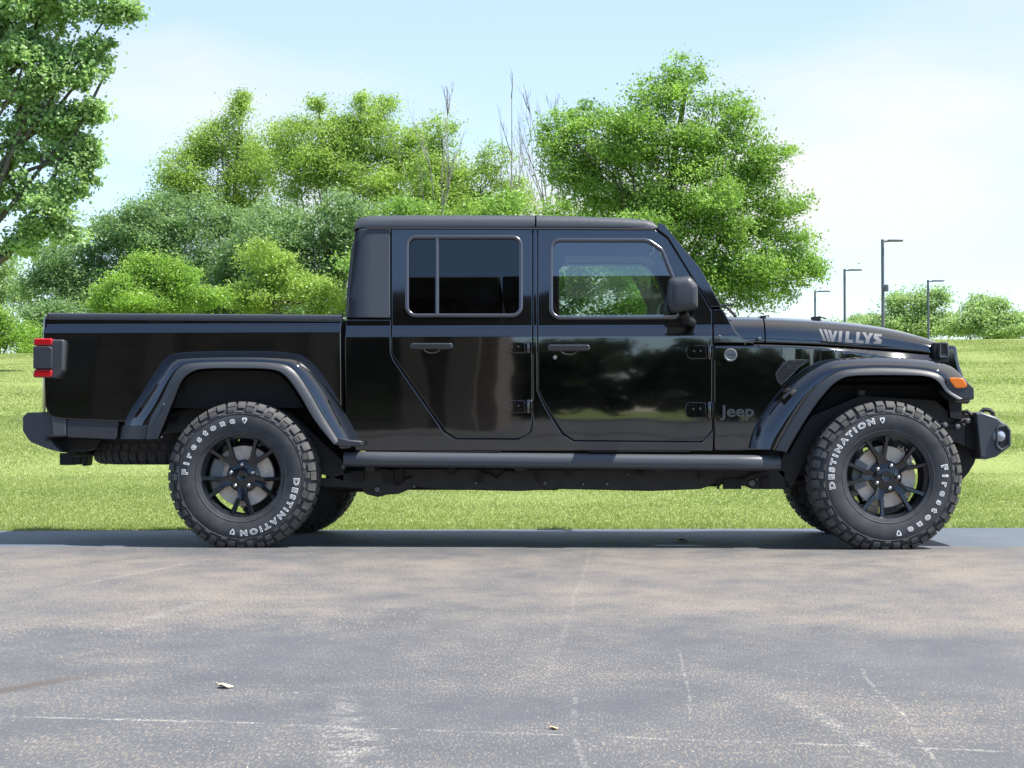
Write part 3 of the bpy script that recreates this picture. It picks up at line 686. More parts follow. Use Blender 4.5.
# tip piece of rear arch and front arch
m = MB(); pts = [(334,444.5),(339,437.5),(350,440),(362,441),(362,446),(345,447)]; m.prism([(lambda p: (p.x, p.z))(at(u, v, .06)) for u, v in pts], .04, .16); m.build('arch_tip', M['trim'], rf, bevel=.006)
m = MB(); pts = [(946,378),(963,377.5),(974,388.5),(974,399.5),(956,399.8),(946,391)]; m.prism([(lambda p: (p.x, p.z))(at(u, v, .04)) for u, v in pts], .035, .30); m.build('arch_tip', M['trim'], ff, bevel=.006)
for k, (u, v) in enumerate([(164,404.5),(162,437),(292,366),(298,370)][:2]):
    q = at(u, v, .03); MB().lathe([(0, -.01), (.004, -.009), (.006, -.002), (.006, .006)], q, 10).build('bolt', M['steel'], rf)
mirror(rf, T); mirror(ff, T)
sl = panel('side_marker', rp([(947.5,377.5,2),(962.5,378,4),(970,388,3),(955.5,388.3,4)]), lambda x, z: .030, M['amber'], T, depth=.04, bev=.006); mirror(sl, T)
# wheel wells
def well(stations, name, xpad):
    I = catmull([(s[4], s[5], 0) for s in stations], 3); m = MB(); A = [at(p.x, p.y, .12) for p in I]
    cx = sum(p.x for p in A)/len(A)
    secs = []
    for y, gr_ in ((.10, -.012), (.20, .02), (.42, .05), (.62, .05)):
        secs.append([(p.x + (gr_ if p.x > cx else -gr_)*.6, y, p.z + gr_) for p in A])
    m.loft(secs); m.add(secs[-1], [tuple(range(len(A)))])
    for i in range(3, len(A)-3, 5):
        p = A[i]; m.tube([(p.x, .13, p.z+.005), (p.x, .5, p.z+.02)], .008, 6)
    w_ = m.build(name, M['dark'], T, ang=45); mirror(w_, T)
well(RS, 'wheel_well', 0); well(FS, 'wheel_well', 0)
# --- bed
bed = panel('bed_side', rp([(44,319),(341.5,319.5),(341.5,425),(352,449),(340,449),(325,425),(303,375,20),(285,360),(182,360),(160,372,10),(140,408),(128,422),(66,419.5),(50,417,8),(45,406,6),(44,382,0),(43.5,350)]), FBED, P, T, gz=GZB, depth=.03)
mirror(bed, T)
m = MB(); a, b = at(48, 316, .2), at(341.5, 318, .2); secs = []
for i in range(3):
    x = a.x+(b.x-a.x)*i/2; z = a.z+(b.z-a.z)*i/2
    secs.append([(x, .187, z-.022), (x, .184, z-.005), (x, .190, z+.012), (x, .205, z+.018), (x, .26, z+.02), (x, .27, z+.012), (x, .27, z-.05)])
m.loft(secs, cap=True); rc = m.build('bed_rail_cap', M['trim'], T); mirror(rc, T)
m = MB(); x0, x1 = at(60, 300, .2).x, at(338, 300, .2).x; m.box(((x0+x1)/2, YC, .78), (x1-x0, 1.36, .03)); m.box((x1+.01, YC, 1.0), (.03, 1.36, .5)); m.box(((x0+x1)/2, .285, 1.02), (x1-x0, .02, .48)); m.box(((x0+x1)/2, 2*YC-.285, 1.02), (x1-x0, .02, .48)); m.build('bed_liner', M['dark'], T)
# tailgate and corner
a = at(44, 318, .2); b = at(50, 416, .2); secs = []
pr = [(43.8, 350), (43, 322), (45.5, 316.5), (49, 314.5)]
m = MB(); x = a.x; m.box((x+.025, YC, (1.262+.73)/2), (.05, 1.40, 1.262-.73)); tg = m.build('tailgate', P, T, bevel=.012, seg=3)
m = MB(); m.box((x-.004, YC, 1.03), (.012, 1.0, .25)); m.box((x-.012, YC, 1.13), (.02, .22, .05)); m.build('tailgate_handle', M['dark'], tg, bevel=.004)
m = MB()
sec = [(.0, 1.0), (-.012, 1.2), (-.010, 1.25), (.0, 1.272), (.025, 1.282), (.06, 1.282)]
cp = []
for (yy, gx_) in ((.176, .012), (.185, .0), (.21, -.006), (.26, -.006)):
    cp.append([(x+gx_+dx*.6, yy+.03*max(0, (zz-1.19))*1.2, zz) for dx, zz in [(0, .74), (0, .9), (0, 1.1), (0, 1.22), (.004, 1.262), (.018, 1.278), (.05, 1.282)]])
m.loft(cp); cc = m.build('bed_corner', P, T, ang=60); mirror(cc, T)
# tail lamp
a = at(33.5, 378.5, .12); b = at(64, 338, .12); m = MB(); X0, X1, Z0, Z1 = a.x, b.x, a.z, b.z; H = Z1-Z0
body_ = [(q.x, q.y) for q in rp([(X0+.01, Z0+.012, .01), (X1-.035, Z0, .02), (X1-.003, Z0+.045, .02), (X1, Z1-.008, .012), (X0+.012, Z1-.008, .01)], 4)]
m.prism(body_, .118, .30); tl = m.build('tail_light', M['smoke'], T, bevel=.012, seg=3)
for z0_, z1_ in ((Z1-.042, Z1-.002), (Z0+.006, Z0+.050)):
    m = MB(); m.prism([(q.x, q.y) for q in rp([(X0-.002, z0_, .01), (X0+.104, z0_, .01), (X0+.108, z1_, .012), (X0+.004, z1_, .016)], 4)], .106, .29); m.build('red_lens', M['red'], tl, bevel=.008, seg=3)
m = MB(); m.prism([(q.x, q.y) for q in rp([(X0+.002, Z0+.054, .005), (X0+.108, Z0+.054, .005), (X0+.108, Z1-.046, .02), (X0+.002, Z1-.046, .005)], 4)], .102, .29); m.build('lamp_cover', M['trim'], tl, bevel=.01, seg=3)
mirror(tl, T)
# --- hardtop
m = MB(); secs = []
RT = [(356,231.5,.30),(357,222,.30),(362,218,.30),(372,216.5,.30),(400,215.8,.3),(470,215.8,.3),(535.4,216,.3)]
RT2 = [(537,216,.3),(580,217,.3),(620,218.4,.3),(645,220.2,.3),(653,222.5,.3),(657.5,228,.3)]
def roofpart(tab, name, ends):
    m = MB(); secs = []; n = len(tab)
    for i, (u, v, _) in enumerate(tab):
        p = at(u, v, .36); x = p.x; zt = p.z; zb = at(u, 228.6 if i or name != 'roof_rear' else 231.9, .285).z; zb = min(zb, zt-.002); h = zt-zb
        half = [(x, .31, zb), (x, .282, zb+.001)] + [(x, .28+.012*s, zb+h*s) for s in (.05, .3, .5)] + [(x, .290+.05*(1-math.cos(q)), zb+h*(.55+.45*math.sin(q))) for q in (.3, .6, .9, 1.2, 1.5)] + [(x, .42, zt+.010), (x, .6, zt+.022), (x, YC, zt+.030)]
        secs.append(half + [(a, 2*YC-b, c) for a, b, c in half[::-1][1:]])
    m.loft(secs, cap=ends); return m.build(name, M['top'], T, ang=45)
roofpart(RT, 'roof_rear', False); roofpart(RT2, 'roof_front', True)
ql = panel('hardtop_quarter', rp([(360,229),(390,229),(390,318),(345.5,318),(347,290),(351,250),(356,232,3)]), lambda x, z: FB(x, z) + .05*sstep(at(372, 280, .25).x, at(343, 280, .25).x, x)**1.5, M['top'], T, gx=.03, depth=.04); mirror(ql, T)
# cab back wall with window
m = MB(); p0, p1 = at(347, 319, .25), at(357, 224, .32); 
def bw(y, s): 
    q = p0.lerp(p1, s); return (q.x, y, q.z)
for (ya, yb_, s0, s1) in ((.22, 2*YC-.22, 0, .22), (.27, 2*YC-.27, .82, 1.0), (.25, .45, .22, .82), (2*YC-.45, 2*YC-.25, .22, .82)): m.add([bw(ya, s0), bw(yb_, s0), bw(yb_, s1), bw(ya, s1)], [(0,1,2,3)])
m.box((p0.x+.03, YC, .9), (.04, 1.44, .7)); cbk = m.build('cab_back_wall', M['top'], T)
m = MB(); m.add([Vector(bw(.45, .22))+Vector((.01,0,0)), Vector(bw(2*YC-.45, .22))+Vector((.01,0,0)), Vector(bw(2*YC-.45, .82))+Vector((.01,0,0)), Vector(bw(.45, .82))+Vector((.01,0,0))], [(0,1,2,3)]); m.build('rear_glass', M['gtint'], cbk)
# rain gutter seams
m = MB(); a, b = atF(366, 228.4, FB), atF(656, 229.4, FB); m.tube([a+Vector((0,-.004,0)), b+Vector((0,-.004,0))], .0045, 6); gsm = m.build('roof_gutter', M['seal'], T); mirror(gsm, T)
# windscreen and header
A0, A1 = at(663, 226, .33), at(721, 307, .26); m = MB(); m.box(((A0.x+.0), YC, A0.z-.022), (.05, 1.22, .045)); m.build('windscreen_header', P, T, bevel=.01)
m = MB(); m.add([(A0.x+.012, .33, A0.z-.01), (A0.x+.02, 2*YC-.33, A0.z-.01), (A1.x+.012, 2*YC-.27, A1.z-.03), (A1.x+.012, .27, A1.z-.03)], [(0,1,2,3)]); m.build('windscreen', M['gclear'], T)
m = MB()
for (y0_, y1_) in ((.45, 1.0), (1.15, 1.6)):
    q = at(735, 317, .5); m.tube([(q.x, y0_, q.z), (q.x-.04, y0_+.05, q.z+.05), (q.x-.085, y0_+.25, q.z+.09)], [.009, .007, .005], 6); m.tube([(q.x-.03, y0_-.12, q.z+.055), (q.x-.085, y0_+.25, q.z+.082), (q.x-.05, y1_, q.z+.035)], .006, 5)
m.build('wiper', M['seal'], T)
m = MB(); q = at(763, 317.5, .42); m.box((q.x, .42, q.z), (.03, .04, .018)); m.tube([(q.x-.02, .42, q.z+.004), (q.x+.035, .43, q.z+.012)], .004, 5); m.build('washer_nozzle', M['seal'], T)
m = MB(); q = at(816, 319.5, .8); m.box((q.x, .8, q.z+.0), (.05, .05, .03)); m.tube([(q.x-.03,.8,q.z+.006),(q.x+.02,.8,q.z+.016),(q.x+.06,.8,q.z+.004)], .005, 6); m.build('hood_bumper', M['seal'], T)
# --- mirror
c = [at(u, v, .06) for u, v in ()]
m = MB(); outl = rp([(668,278,6),(690,276,6),(697.5,285,5),(698,309,4),(670,313.5,6),(667,300,8)], 5); secs = []
for sc, y, dx in ((.55, -.115, 3), (.8, -.11, 2), (.94, -.095, 1), (1, -.06, 0), (.98, .03, 0), (.9, .10, 0)):
    cx, cy = 683, 295; secs.append([at(cx+(q.x-cx)*sc+dx*.5, cy+(q.y-cy)*sc, y) for q in outl])
m.loft(secs, closed=True, cap=True); sm_ = m.build('side_mirror', M['trim'], T, ang=50)
m = MB(); a = at(683, 312, .08); b = at(694, 323, .20); m.tube([a, a.lerp(b, .35)+Vector((0, 0, -.025)), b+Vector((0, .03, 0))], [.026, .026, .022], 12); m.build('mirror_arm', M['seal'], sm_); mirror(sm_, T)
# --- cabin
m = MB(); xa, xb = at(372, 400, .5).x, at(712, 400, .5).x; m.box(((xa+xb)/2, YC, .62), (xb-xa, 1.44, .05)); m.box((xb-.06, YC, 1.02), (.3, 1.40, .36)); m.build('dashboard', M['inter'], T, bevel=.04)
def seat(x, y, w, name):
    m = MB(); rt = Matrix.Rotation(R(-14), 3, 'Y'); m.box((x, y, .88), (.5, w, .16)); m.box((x-.28, y, 1.12), (.14, w, .6), rt); m.box((x-.37, y, 1.46), (.09, min(w, .26)*.9, .16), rt); return m.build(name, M['seat'], T, bevel=.05, seg=3)
for y in (.58, 1.33): seat(-.02, y, .5, 'front_seat')
seat(-.86, YC, 1.28, 'rear_seat')
m = MB(); th = R(25); c = Vector((.36, 1.33, 1.16)); m.tube([c + Vector((math.sin(th)*math.sin(a)*-.19, math.cos(a)*.19, math.cos(th)*math.sin(a)*.19)) for a in [k*2*math.pi/24 for k in range(25)]], .013, 8); m.tube([c, c+Vector((.2, 0, -.1))], .03, 8); m.build('steering_wheel', M['inter'], T)
m = MB(); m.box((-.55, YC, 1.80), (1.6, 1.2, .015)); m.build('headliner', M['inter'], T)
# --- side step
def stepbar():
    m = MB(); a, b = at(343, 461, .09), at(781, 463, .09); n = 20; secs = []
    zt, zb = at(560, 453, .08).z, at(560, 470, .08).z
    for i in range(n+1):
        t = i/n; x = a.x+(b.x-a.x)*t; zt = at(343+438*t, 451.6+3.8*t, .08).z; zb = at(343+438*t, 466.8+4.4*t, .08).z; h = zt-zb; e = .35 if i in (0, n) else 0
        pr = [(.20, 1.0), (.11, 1.0), (.085, .97), (.068, .86), (.060, .66), (.058, .40), (.064, .16), (.082, .03), (.11, 0), (.20, 0)]
        secs.append([(x, y + e*.12, zb+h*s) for y, s in pr])
    m.loft(secs, closed=True, cap=True); o = m.build('side_step', M['step'], T, ang=40)
    for u0, u1 in ((420, 500), (590, 690)):
        p = MB(); q0, q1 = at(u0, 452, .13), at(u1, 453, .13); p.box(((q0.x+q1.x)/2, .14, q0.z+.004), (q1.x-q0.x, .08, .006)); p.build('step_pad', M['seal'], o)
    return o
st = stepbar(); mirror(st, T)
for u in (372, 520, 660, 765):
    m = MB(); q = at(u, 466, .25); m.box((q.x, .29, q.z-.01), (.05, .28, .035)); sb = m.build('step_bracket', M['frame'], T, bevel=.005); mirror(sb, T)
# --- chassis
def chassis():
    m = MB(); y0, y1 = .40, .47
    def pp(u, v): q = at(u, v, .42); return (q.x, q.z)
    rail = [(365,468),(785,470),(786,489),(752,489),(745,486),(715,484),(700,489),(676,490),(650,491),(560,489),(520,491),(470,490),(430,489),(415,487),(398,494),(388,494.5),(378,497),(366,494),(362,489),(318,487),(318,480)]
    m.prism([pp(*q) for q in rail], y0, y1)
    m.prism([pp(*q) for q in [(120,425),(200,405),(290,410),(345,462),(345,482),(310,470),(280,432),(210,428),(130,440)]], y0, y1)
    m.prism([pp(*q) for q in [(775,470),(800,420),(860,395),(935,400),(965,425),(965,447),(925,425),(860,415),(812,445),(792,488)]], y0, y1)
    return m
m = chassis(); rl = m.build('frame_rail', M['frame'], T, bevel=.006)
m = MB()
for u, v, r_ in ((377,489.5,.017),(343,466.8,.014),(414,486.5,.009),(476,483,.009),(545,483,.010),(583,484,.009),(607,484,.010),(752,483,.020),(757,479,.008),(628,474,.006),(608,472,.006)):
    q = at(u, v, .385); m = MB(); m.lathe([(0, -.008), (r_*.8, -.006), (r_, 0), (r_, .02)], q, 12); m.build('chassis_bolt', M['cast'], rl)
for u, v, w_, h_ in ((358,476,12,10),(390,477,8,14),(402,474,3,12),(452,471,7,7),(527,470,5,6),(480,476,2,14),(538,475,1.5,13),(568,473,2,8),(640,473,7,4),(700,474,2,10),(732,484,18,10),(718,484,2,10),(765,483,8,11)):
    q = at(u, v, .385); m = MB(); m.box((q.x, .385, q.z), (w_/180, .04, h_/180)); m.build('chassis_bracket', M['dark'], rl)
for pl in ([(386,477),(391,481),(399,485),(405,479),(412,477)],[(480,472),(490,474),(497,478),(505,471),(520,472)],[(740,480),(752,474),(768,470)]):
    m = MB(); m.tube([at(u, v, .375) for u, v in pl], .007, 6); m.build('brake_line', M['dark'], rl)
mirror(rl, T)
m = MB(); random.seed(11)
def lb(u0, v0, u1, v1, ya, yb2): a, b = at(u0, v1, (ya+yb2)/2), at(u1, v0, (ya+yb2)/2); m.box(((a.x+b.x)/2, (ya+yb2)/2, (a.z+b.z)/2), (abs(b.x-a.x), yb2-ya, abs(b.z-a.z)))
lb(716, 346, 800, 420, .27, .5); lb(375, 440, 775, 478, .5, 1.4); lb(405, 470, 560, 489, .52, .95); lb(570, 470, 660, 488, .6, 1.2); lb(690, 462, 720, 486, .9, 1.1); lb(120, 400, 340, 425, .55, 1.35); lb(800, 385, 940, 425, .55, 1.35)
m.build('underbody', M['dark'], T, bevel=.012)
m = MB(); m.tube([at(u, v, .6) for u, v in ((385,488),(320,486),(245,482))], .028, 10); la = m.build('control_arm', M['frame'], T); mirror(la, T); m = MB(); m.tube([at(u, v, .62) for u, v in ((770,484),(830,480),(885,478))], .028, 10); la = m.build('control_arm', M['frame'], T); mirror(la, T)
m = MB(); m.tube([(-1.98, .3, .39), (-1.98, 1.6, .39)], .045, 12); m.lathe([(0, -.13), (.08, -.11), (.14, -.04), (.15, .0), (.14, .05), (.08, .12), (0, .14)], (-1.98, YC, .39), 20, axis='X'); m.build('rear_axle', M['frame'], T)
m = MB(); m.tube([(1.51, .3, .39), (1.51, 1.6, .39)], .042, 12); m.lathe([(0, -.1), (.1, -.06), (.12, 0), (.1, .08), (0, .12)], (1.51, 1.2, .39), 20, axis='X'); m.tube([(1.66, .35, .37), (1.66, 1.55, .40)], .018, 8); m.build('front_axle', M['frame'], T)
m = MB(); m.tube([(-1.9, YC, .42), (-.3, YC, .47)], .035, 10); m.build('driveshaft', M['frame'], T)
for x in (-2.14, 1.38):
    m = MB(); m.tube([(x, .42, .36), (x+.05, .46, .86)], .028, 10); m.tube([(x, .42, .42), (x+.03, .44, .62)], .038, 10); s_ = m.build('shock_absorber', M['cast'], T); mirror(s_, T)
    m = MB(); m.tube([(x+.15+.062*math.cos(a), .55+.062*math.sin(a), .42+.40*a/(2*math.pi*6)) for a in [k*2*math.pi/14 for k in range(14*6+1)]], .0085, 6); s_ = m.build('coil_spring', M['dark'], T); mirror(s_, T)
m = MB(); m.tube([at(u, v, 1.35) for u, v in ((700,480),(500,478),(360,470),(200,440),(110,442),(96,452))], .03, 10); m.build('exhaust_pipe', M['cast'], T)
# spare wheel slung under the bed
def tyre_profile(Rr=.407, W_=.262):
    h = [(.219, .030), (.226, .016), (.240, .012), (.262, .005), (.290, .0008), (.312, .000), (.335, .003), (.357, .010), (.374, .018), (.388, .030), (.396, .045), (.399, .080), (.3995, .131)]
    return h + [(r, W_-w) for r, w in h[::-1][1:]]
TP = tyre_profile()
def tyre(c=(0, 0, 0)):
    m = MB(); m.lathe(TP, (0, 0, 0), 96); TR = random.Random(2)
    N = 44
    def blk(a0, a1, pr, base):
        q = len(pr); vs = []
        for a in (a0, a1):
            for (r, w) in pr: vs.append((r*math.cos(a), w, r*math.sin(a)))
            for (r, w) in base[::-1]: vs.append((r*math.cos(a), w, r*math.sin(a)))
        nn = 2*q; fs = [tuple(range(nn)), tuple(range(nn, 2*nn))[::-1]] + [(i, i+nn, (i+1) % nn+nn, (i+1) % nn) for i in range(nn)]
        m.add(vs, fs, 2)
    for side in (0, 1):
        fl = (lambda w: w) if side == 0 else (lambda w: .262-w)
        for k in range(N):
            a = 2*math.pi*(k+.5*side)/N; pit = 2*math.pi/N; long_ = k % 2 == 0
            jt = TR.uniform(-.06, .06)*pit; a += jt
            pr = [(.384, .011), (.394, .017), (.404, .029), (.407, .042), (.407, .080)]; base = [(.380, .022), (.385, .03), (.388, .04), (.392, .05), (.392, .080)]; wd = TR.uniform(.66, .80)
            if long_:
                q1 = [(.350, .0035), (.366, .0025), (.379, .0075)]; q2 = [(.350, .012), (.366, .018), (.379, .024)]; ww = TR.uniform(.60, .74)
                blk(a-pit*ww/2+pit*.06, a+pit*ww/2+pit*.06, [(r, fl(w)) for r, w in q1], [(r, fl(w)) for r, w in q2])
            else: pr = [(.372, .0075), (.382, .011), (.394, .019), (.404, .031), (.407, .044), (.407, .070)]; base = [(.370, .02), (.378, .024), (.385, .032), (.388, .042), (.392, .05), (.392, .070)]
            pr = [(r, fl(w)) for r, w in pr]; base = [(r, fl(w)) for r, w in base]
            blk(a-pit*wd/2, a+pit*wd/2, pr, base)
            # small lug between, on the sidewall
            a2 = a+pit*.22; pr2 = [(.344, .0015), (.349, .0005), (.356, .004)]; b2 = [(.344, .010), (.349, .012), (.356, .016)]
            if not long_: blk(a2-pit*.34, a2+pit*.30, [(r, fl(w)) for r, w in pr2], [(r, fl(w)) for r, w in b2])
            b0 = a+pit*.25
            for (w0, w1, sh) in ((.088, .124, .0),):
                for q_ in (0,):
                    v0, v1 = fl(w0), fl(w1); blk(b0-pit*.36, b0+pit*.30, [(.4065, v0), (.407, (v0+v1)/2), (.4065, v1)], [(.392, v0), (.392, (v0+v1)/2), (.392, v1)])
    # rim protector ring and sidewall ribs
    m.lathe([(.243, .012), (.246, .0075), (.250, .0075), (.253, .010)], (0,0,0), 96)
    m.lathe([(.338, .004), (.340, .0012), (.343, .0018), (.345, .006)], (0,0,0), 96)
    # outlined white letters on the sidewall
    def sw(r):
        for (r0, w0), (r1, w1) in zip(TP, TP[1:]):
            if r <= r1: return w0+(w1-w0)*(r-r0)/(r1-r0)
        return 0
    def arc(txt, mid, size, rb, sp, offs):
        for off, lift, mi in offs:
            ws = []
            for q_ in (1.0, 1.5):
                t_ = text_mesh(txt, size, 0, spacing=q_)[0]; ws.append(max(v.x for v in t_)-min(v.x for v in t_))
            target = R(sp)*(rb+size*.35)/1.28; spc = 1+.5*(target-ws[0])/(ws[1]-ws[0])
            vs, fs = text_mesh(txt, size, off, spacing=spc); vs = [Vector((v.x*1.28, v.y, 0)) for v in vs]; x0 = min(v.x for v in vs); x1 = max(v.x for v in vs)
            out = []
            for v in vs:
                r = rb+v.y; th = mid-(v.x-(x0+x1)/2)/(rb+size*.35); out.append((r*math.cos(th), sw(r)-lift, r*math.sin(th)))
            m.add(out, fs, mi)
    arc('Firestone', R(137), .044, .291, 81, ((.0030, .0012, 1), (-.0006, .0022, 0)))
    arc('DESTINATION', R(314), .040, .294, 87, ((.0028, .0012, 1), (-.0006, .0022, 0)))
    for ang in (R(86), R(262)):
        for s, lift, mi in ((1, .0012, 1), (.5, .0022, 0)):
            pts = [(-.012, .016), (.012, .016), (.013, .004), (.008, -.008), (0, -.017), (-.008, -.008), (-.013, .004)]; rb = .303
            m.add([((rb+z*s)*math.cos(ang-x*s/rb), sw(rb+z*s)-lift, (rb+z*s)*math.sin(ang-x*s/rb)) for x, z in pts], [tuple(range(7))], mi)
    # the lower edge of the tyre flattens where it carries the truck (built at rest in the wheel's frame)
    return m
def add_wheel(loc, spin, steer=0, lod=0):
    w = bpy.data.objects.new('wheel', None); C.collection.objects.link(w); w.parent = T; w.location = Vector(loc) - Vector((0, YC, 0)); w.rotation_euler = (0, -spin, steer); return w
wr = add_wheel((at(241.5, 477.5, .03).x, 0, .388), 0)
ORI[wr.name] = (0,0,0)
tyre().build('tyre', [M['rubber'], M['white'], M['tread']], wr, ang=35, world=False)
def rim():
    m = MB(); m.lathe([(.206, .19), (.204, .06), (.212, .045), (.217, .030), (.222, .020), (.2285, .016), (.231, .022), (.231, .04), (.22, .06), (.215, .2)], (0,0,0), 96)
    m.lathe([(0, .052), (.03, .050), (.052, .053), (.075, .060), (.088, .07), (.088, .11)], (0,0,0), 48)
    for k in range(5):
        a = R(54+72*k); ca, sa = math.cos(a), math.sin(a)
        def pt(r, t, w): # along the arm, across
            return (r*ca - t*sa, w, r*sa + t*ca)
        # stem
        secs = []
        for r, hw, w in ((.050, .034, .058), (.075, .029, .054), (.105, .029, .048), (.135, .035, .043)):
            secs.append([pt(r, -hw, w+.012), pt(r, -hw*.8, w), pt(r, -hw*.35, w+.005), pt(r, hw*.35, w+.005), pt(r, hw*.8, w), pt(r, hw, w+.012), pt(r, hw*.8, w+.05), pt(r, -hw*.8, w+.05)])
        m.loft(secs, closed=True, cap=True)
        for s in (-1, 1):
            secs = []
            for r, t, hw, w in ((.120, .021, .0135, .0445), (.140, .028, .0135, .042), (.160, .036, .0130, .039), (.188, .047, .0130, .0345), (.214, .056, .018, .031)):
                secs.append([pt(r, s*t-hw, w+.008), pt(r, s*t-hw*.65, w), pt(r, s*t+hw*.65, w), pt(r, s*t+hw, w+.008), pt(r, s*t+hw*.8, w+.05), pt(r, s*t-hw*.8, w+.05)])
            m.loft(secs, closed=True, cap=True)
    return m
rim().build('rim', M['rim'], wr, ang=30, world=False)
m = MB(); m.lathe([(0, .045), (.022, .045), (.026, .0425), (.030, .0435), (.032, .052)], (0,0,0), 32); m.build('centre_cap', M['rim'], wr, world=False)
for k in range(5):
    a = R(90+72*k); m = MB(); m.lathe([(0, .030), (.006, .031), (.0105, .035), (.013, .043), (.0135, .052), (.0155, .060)], (.0635*math.cos(a), 0, .0635*math.sin(a)), 12); m.build('lug_nut', M['steel'], wr, world=False)
m = MB(); m.lathe([(.09, .092), (.165, .092), (.167, .095), (.167, .118), (.165, .12), (.09, .12)], (0,0,0), 64); m.lathe([(0, .075), (.080, .075), (.086, .082), (.088, .15)], (0,0,0), 40, mi=1); m.build('brake_disc', [M['disc'], M['frame']], wr, world=False)
def place(x, y, spin, steer, far=False):
    w = copy_tree(wr, T); w.location = Vector((x, y-YC, .388)); w.rotation_euler = (0, -spin, steer + (math.pi if far else 0)); return w
XR, XF = at(241.5, 477.5, .03).x, at(888, 477.5, .03).x
place(XF, .006, R(194), R(5)); place(XR, 2*YC, R(70), 0, True); place(XF, 2*YC, R(130), R(5), True)
for x in (XR, XF):
    m = MB(); m.lathe([(.115, .080), (.185, .080), (.19, .09), (.19, .145), (.18, .15), (.115, .15)], (x, 0, .388), 12, a0=R(148), a1=R(205)); m.box((x-.14, .135, .42), (.06, .08, .11)); c_ = m.build('brake_caliper', M['cast'], T, bevel=.006); mirror(c_, T)
m = MB(); sp_ = empty('spare_wheel', (0,0,0), None, None, parent=T); sp_.location = (at(164, 440, YC).x, 0, at(164, 464, YC).z+.262); sp_.rotation_euler = (R(-90), 0, 0)
for nm in ('tyre', 'rim'):
    src = [c for c in wr.children if c.name.split('.')[0] == nm][0]; c2 = src.copy(); C.collection.objects.link(c2); c2.parent = sp_
# --- rear bumper, hitch
def pxprism(mb, pts, y0, y1, Yp, mi=0): mb.prism([(lambda p: (p.x, p.z))(at(u, v, Yp)) for u, v in pts], y0, y1, mi)
m = MB(); pts = rp([(22.5,417,3),(27,412.5,3),(66,411.5,1),(66,436.5,1),(48,437.5),(55,446),(62,452.5),(48,449,8),(30,442,10),(22.5,431,8)], 4); pxprism(m, pts, .20, 2*YC-.20, .2); rb_ = m.build('rear_bumper', M['bump'], T, bevel=.018, seg=3)
m = MB(); pxprism(m, [(51.5,411.8),(66,412.6),(66,436),(52.5,436)], .17, .21, .17); k_ = m.build('bumper_corner', M['step'], rb_, bevel=.006); 
m = MB(); pxprism(m, [(48,437),(100,440),(96,449),(80,452),(64,452.5),(50,447)], .35, .42, .35); m.build('bumper_bracket', M['dark'], rb_); q = at(47, 439, .19); MB().lathe([(0, -.004), (.012, -.003), (.013, .01)], (q.x, .19, q.z), 12).build('bolt', M['dark'], rb_)
val = panel('rear_valance', rp([(67,419.5),(119,420.5),(116,439.5),(67,437.5)]), lambda x, z: .172, M['trim'], T, depth=.25); mirror(val, T)
m = MB(); pxprism(m, [(61.5,453),(75,453),(75,465),(61.5,465)], YC-.04, YC+.04, YC); pxprism(m, [(75,455),(84,455),(83,464.5),(76,464.5)], YC-.05, YC+.05, YC); pxprism(m, [(87,453),(92,453.5),(91,465),(86.5,466)], YC-.09, YC+.03, YC); m.tube([(at(66,452,.4).x, .5, at(66,452,.4).z), (at(66,452,.4).x, 1.4, at(66,452,.4).z)], .03, 8); m.build('tow_hitch', M['dark'], T, bevel=.004)
# --- front bumper
m = MB(); secs = []
out_ = [(974.5,412.5),(981,411.5),(997,417),(1001,421),(1006,424),(1008.5,430),(1008.5,446),(1003,452),(996,457),(986,459.5),(979,459)]
for y, sc in ((.30, .93), (.315, .98), (.34, 1), (.9, 1.0)):
    cx, cy = 985, 437; secs.append([at(cx+(u-cx)*sc, cy+(v-cy)*sc, .33) - Vector((0, .33-y, 0)) for u, v in out_])
full = secs + [[Vector((p.x, 2*YC-p.y, p.z)) for p in s] for s in secs[::-1]]
m.loft(full, closed=True, cap=True); fb = m.build('front_bumper', M['bump'], T, ang=40, bevel=.006)
for sgn in (0, 1):
    pass
q = at(1001.5, 437, .36)
m = MB(); m.prism([(lambda p: (p.x, p.z))(at(u, v, .30)) for u, v in [(998,424.5),(1006,425),(1009.5,431),(1009.5,445),(1003,450),(997.5,448),(995.5,440),(995.5,430)]], .292, .42); fo = m.build('fog_light_housing', M['dark'], fb, bevel=.005)
m = MB(); m.loop_tube([at(u, v, .292) for u, v in [(a.x, a.y) for a in rp([(997,427,4),(1006,425.5,2),(1009.5,431,1),(1009.5,445,2),(1002,450.5,3),(996.5,446,4)], 4)]], .008, 8); m.build('fog_light_bezel', M['bump'], fo)
q = at(1000, 436, .30); m = MB(); m.lathe([(0, -.02), (.012, -.018), (.03, -.008), (.042, .004)], (q.x+.0, .30, q.z), 24); ln = m.build('fog_light', M['lens'], fo)
m2 = MB(); a_ = at(985, 413, .55)
m2.tube([at(u, v, .55) for u, v in ((981,412.5),(984,409.5),(989,410),(993,413),(993,418))], .013, 8); th_ = m2.build('tow_hook', M['dark'], T); mirror(th_, T)
m = MB()
for (pts, y0, y1) in (([(955,412),(976,415),(980,452),(966,447),(958,430)], .42, .55), ([(948,398),(962,402),(962,420),(950,418)], .36, .6)): pxprism(m, pts, y0, y1, y0)
m.tube([at(u, v, .38) for u, v in ((962,413),(967,411),(972,416),(978,414))], .012, 8); m.tube([at(u, v, .38) for u, v in ((940,424),(952,426),(964,420),(975,421))], .014, 8)
m.build('bumper_mount', M['dark'], T, bevel=.004)
for u, v in ((957.5,426.5),(968,421),(945,425)):
    q = at(u, v, .37); MB().lathe([(0,-.012),(.012,-.01),(.016,.0),(.016,.02)], q, 12).build('bolt', M['cast'], T)
m = MB(); secs = []
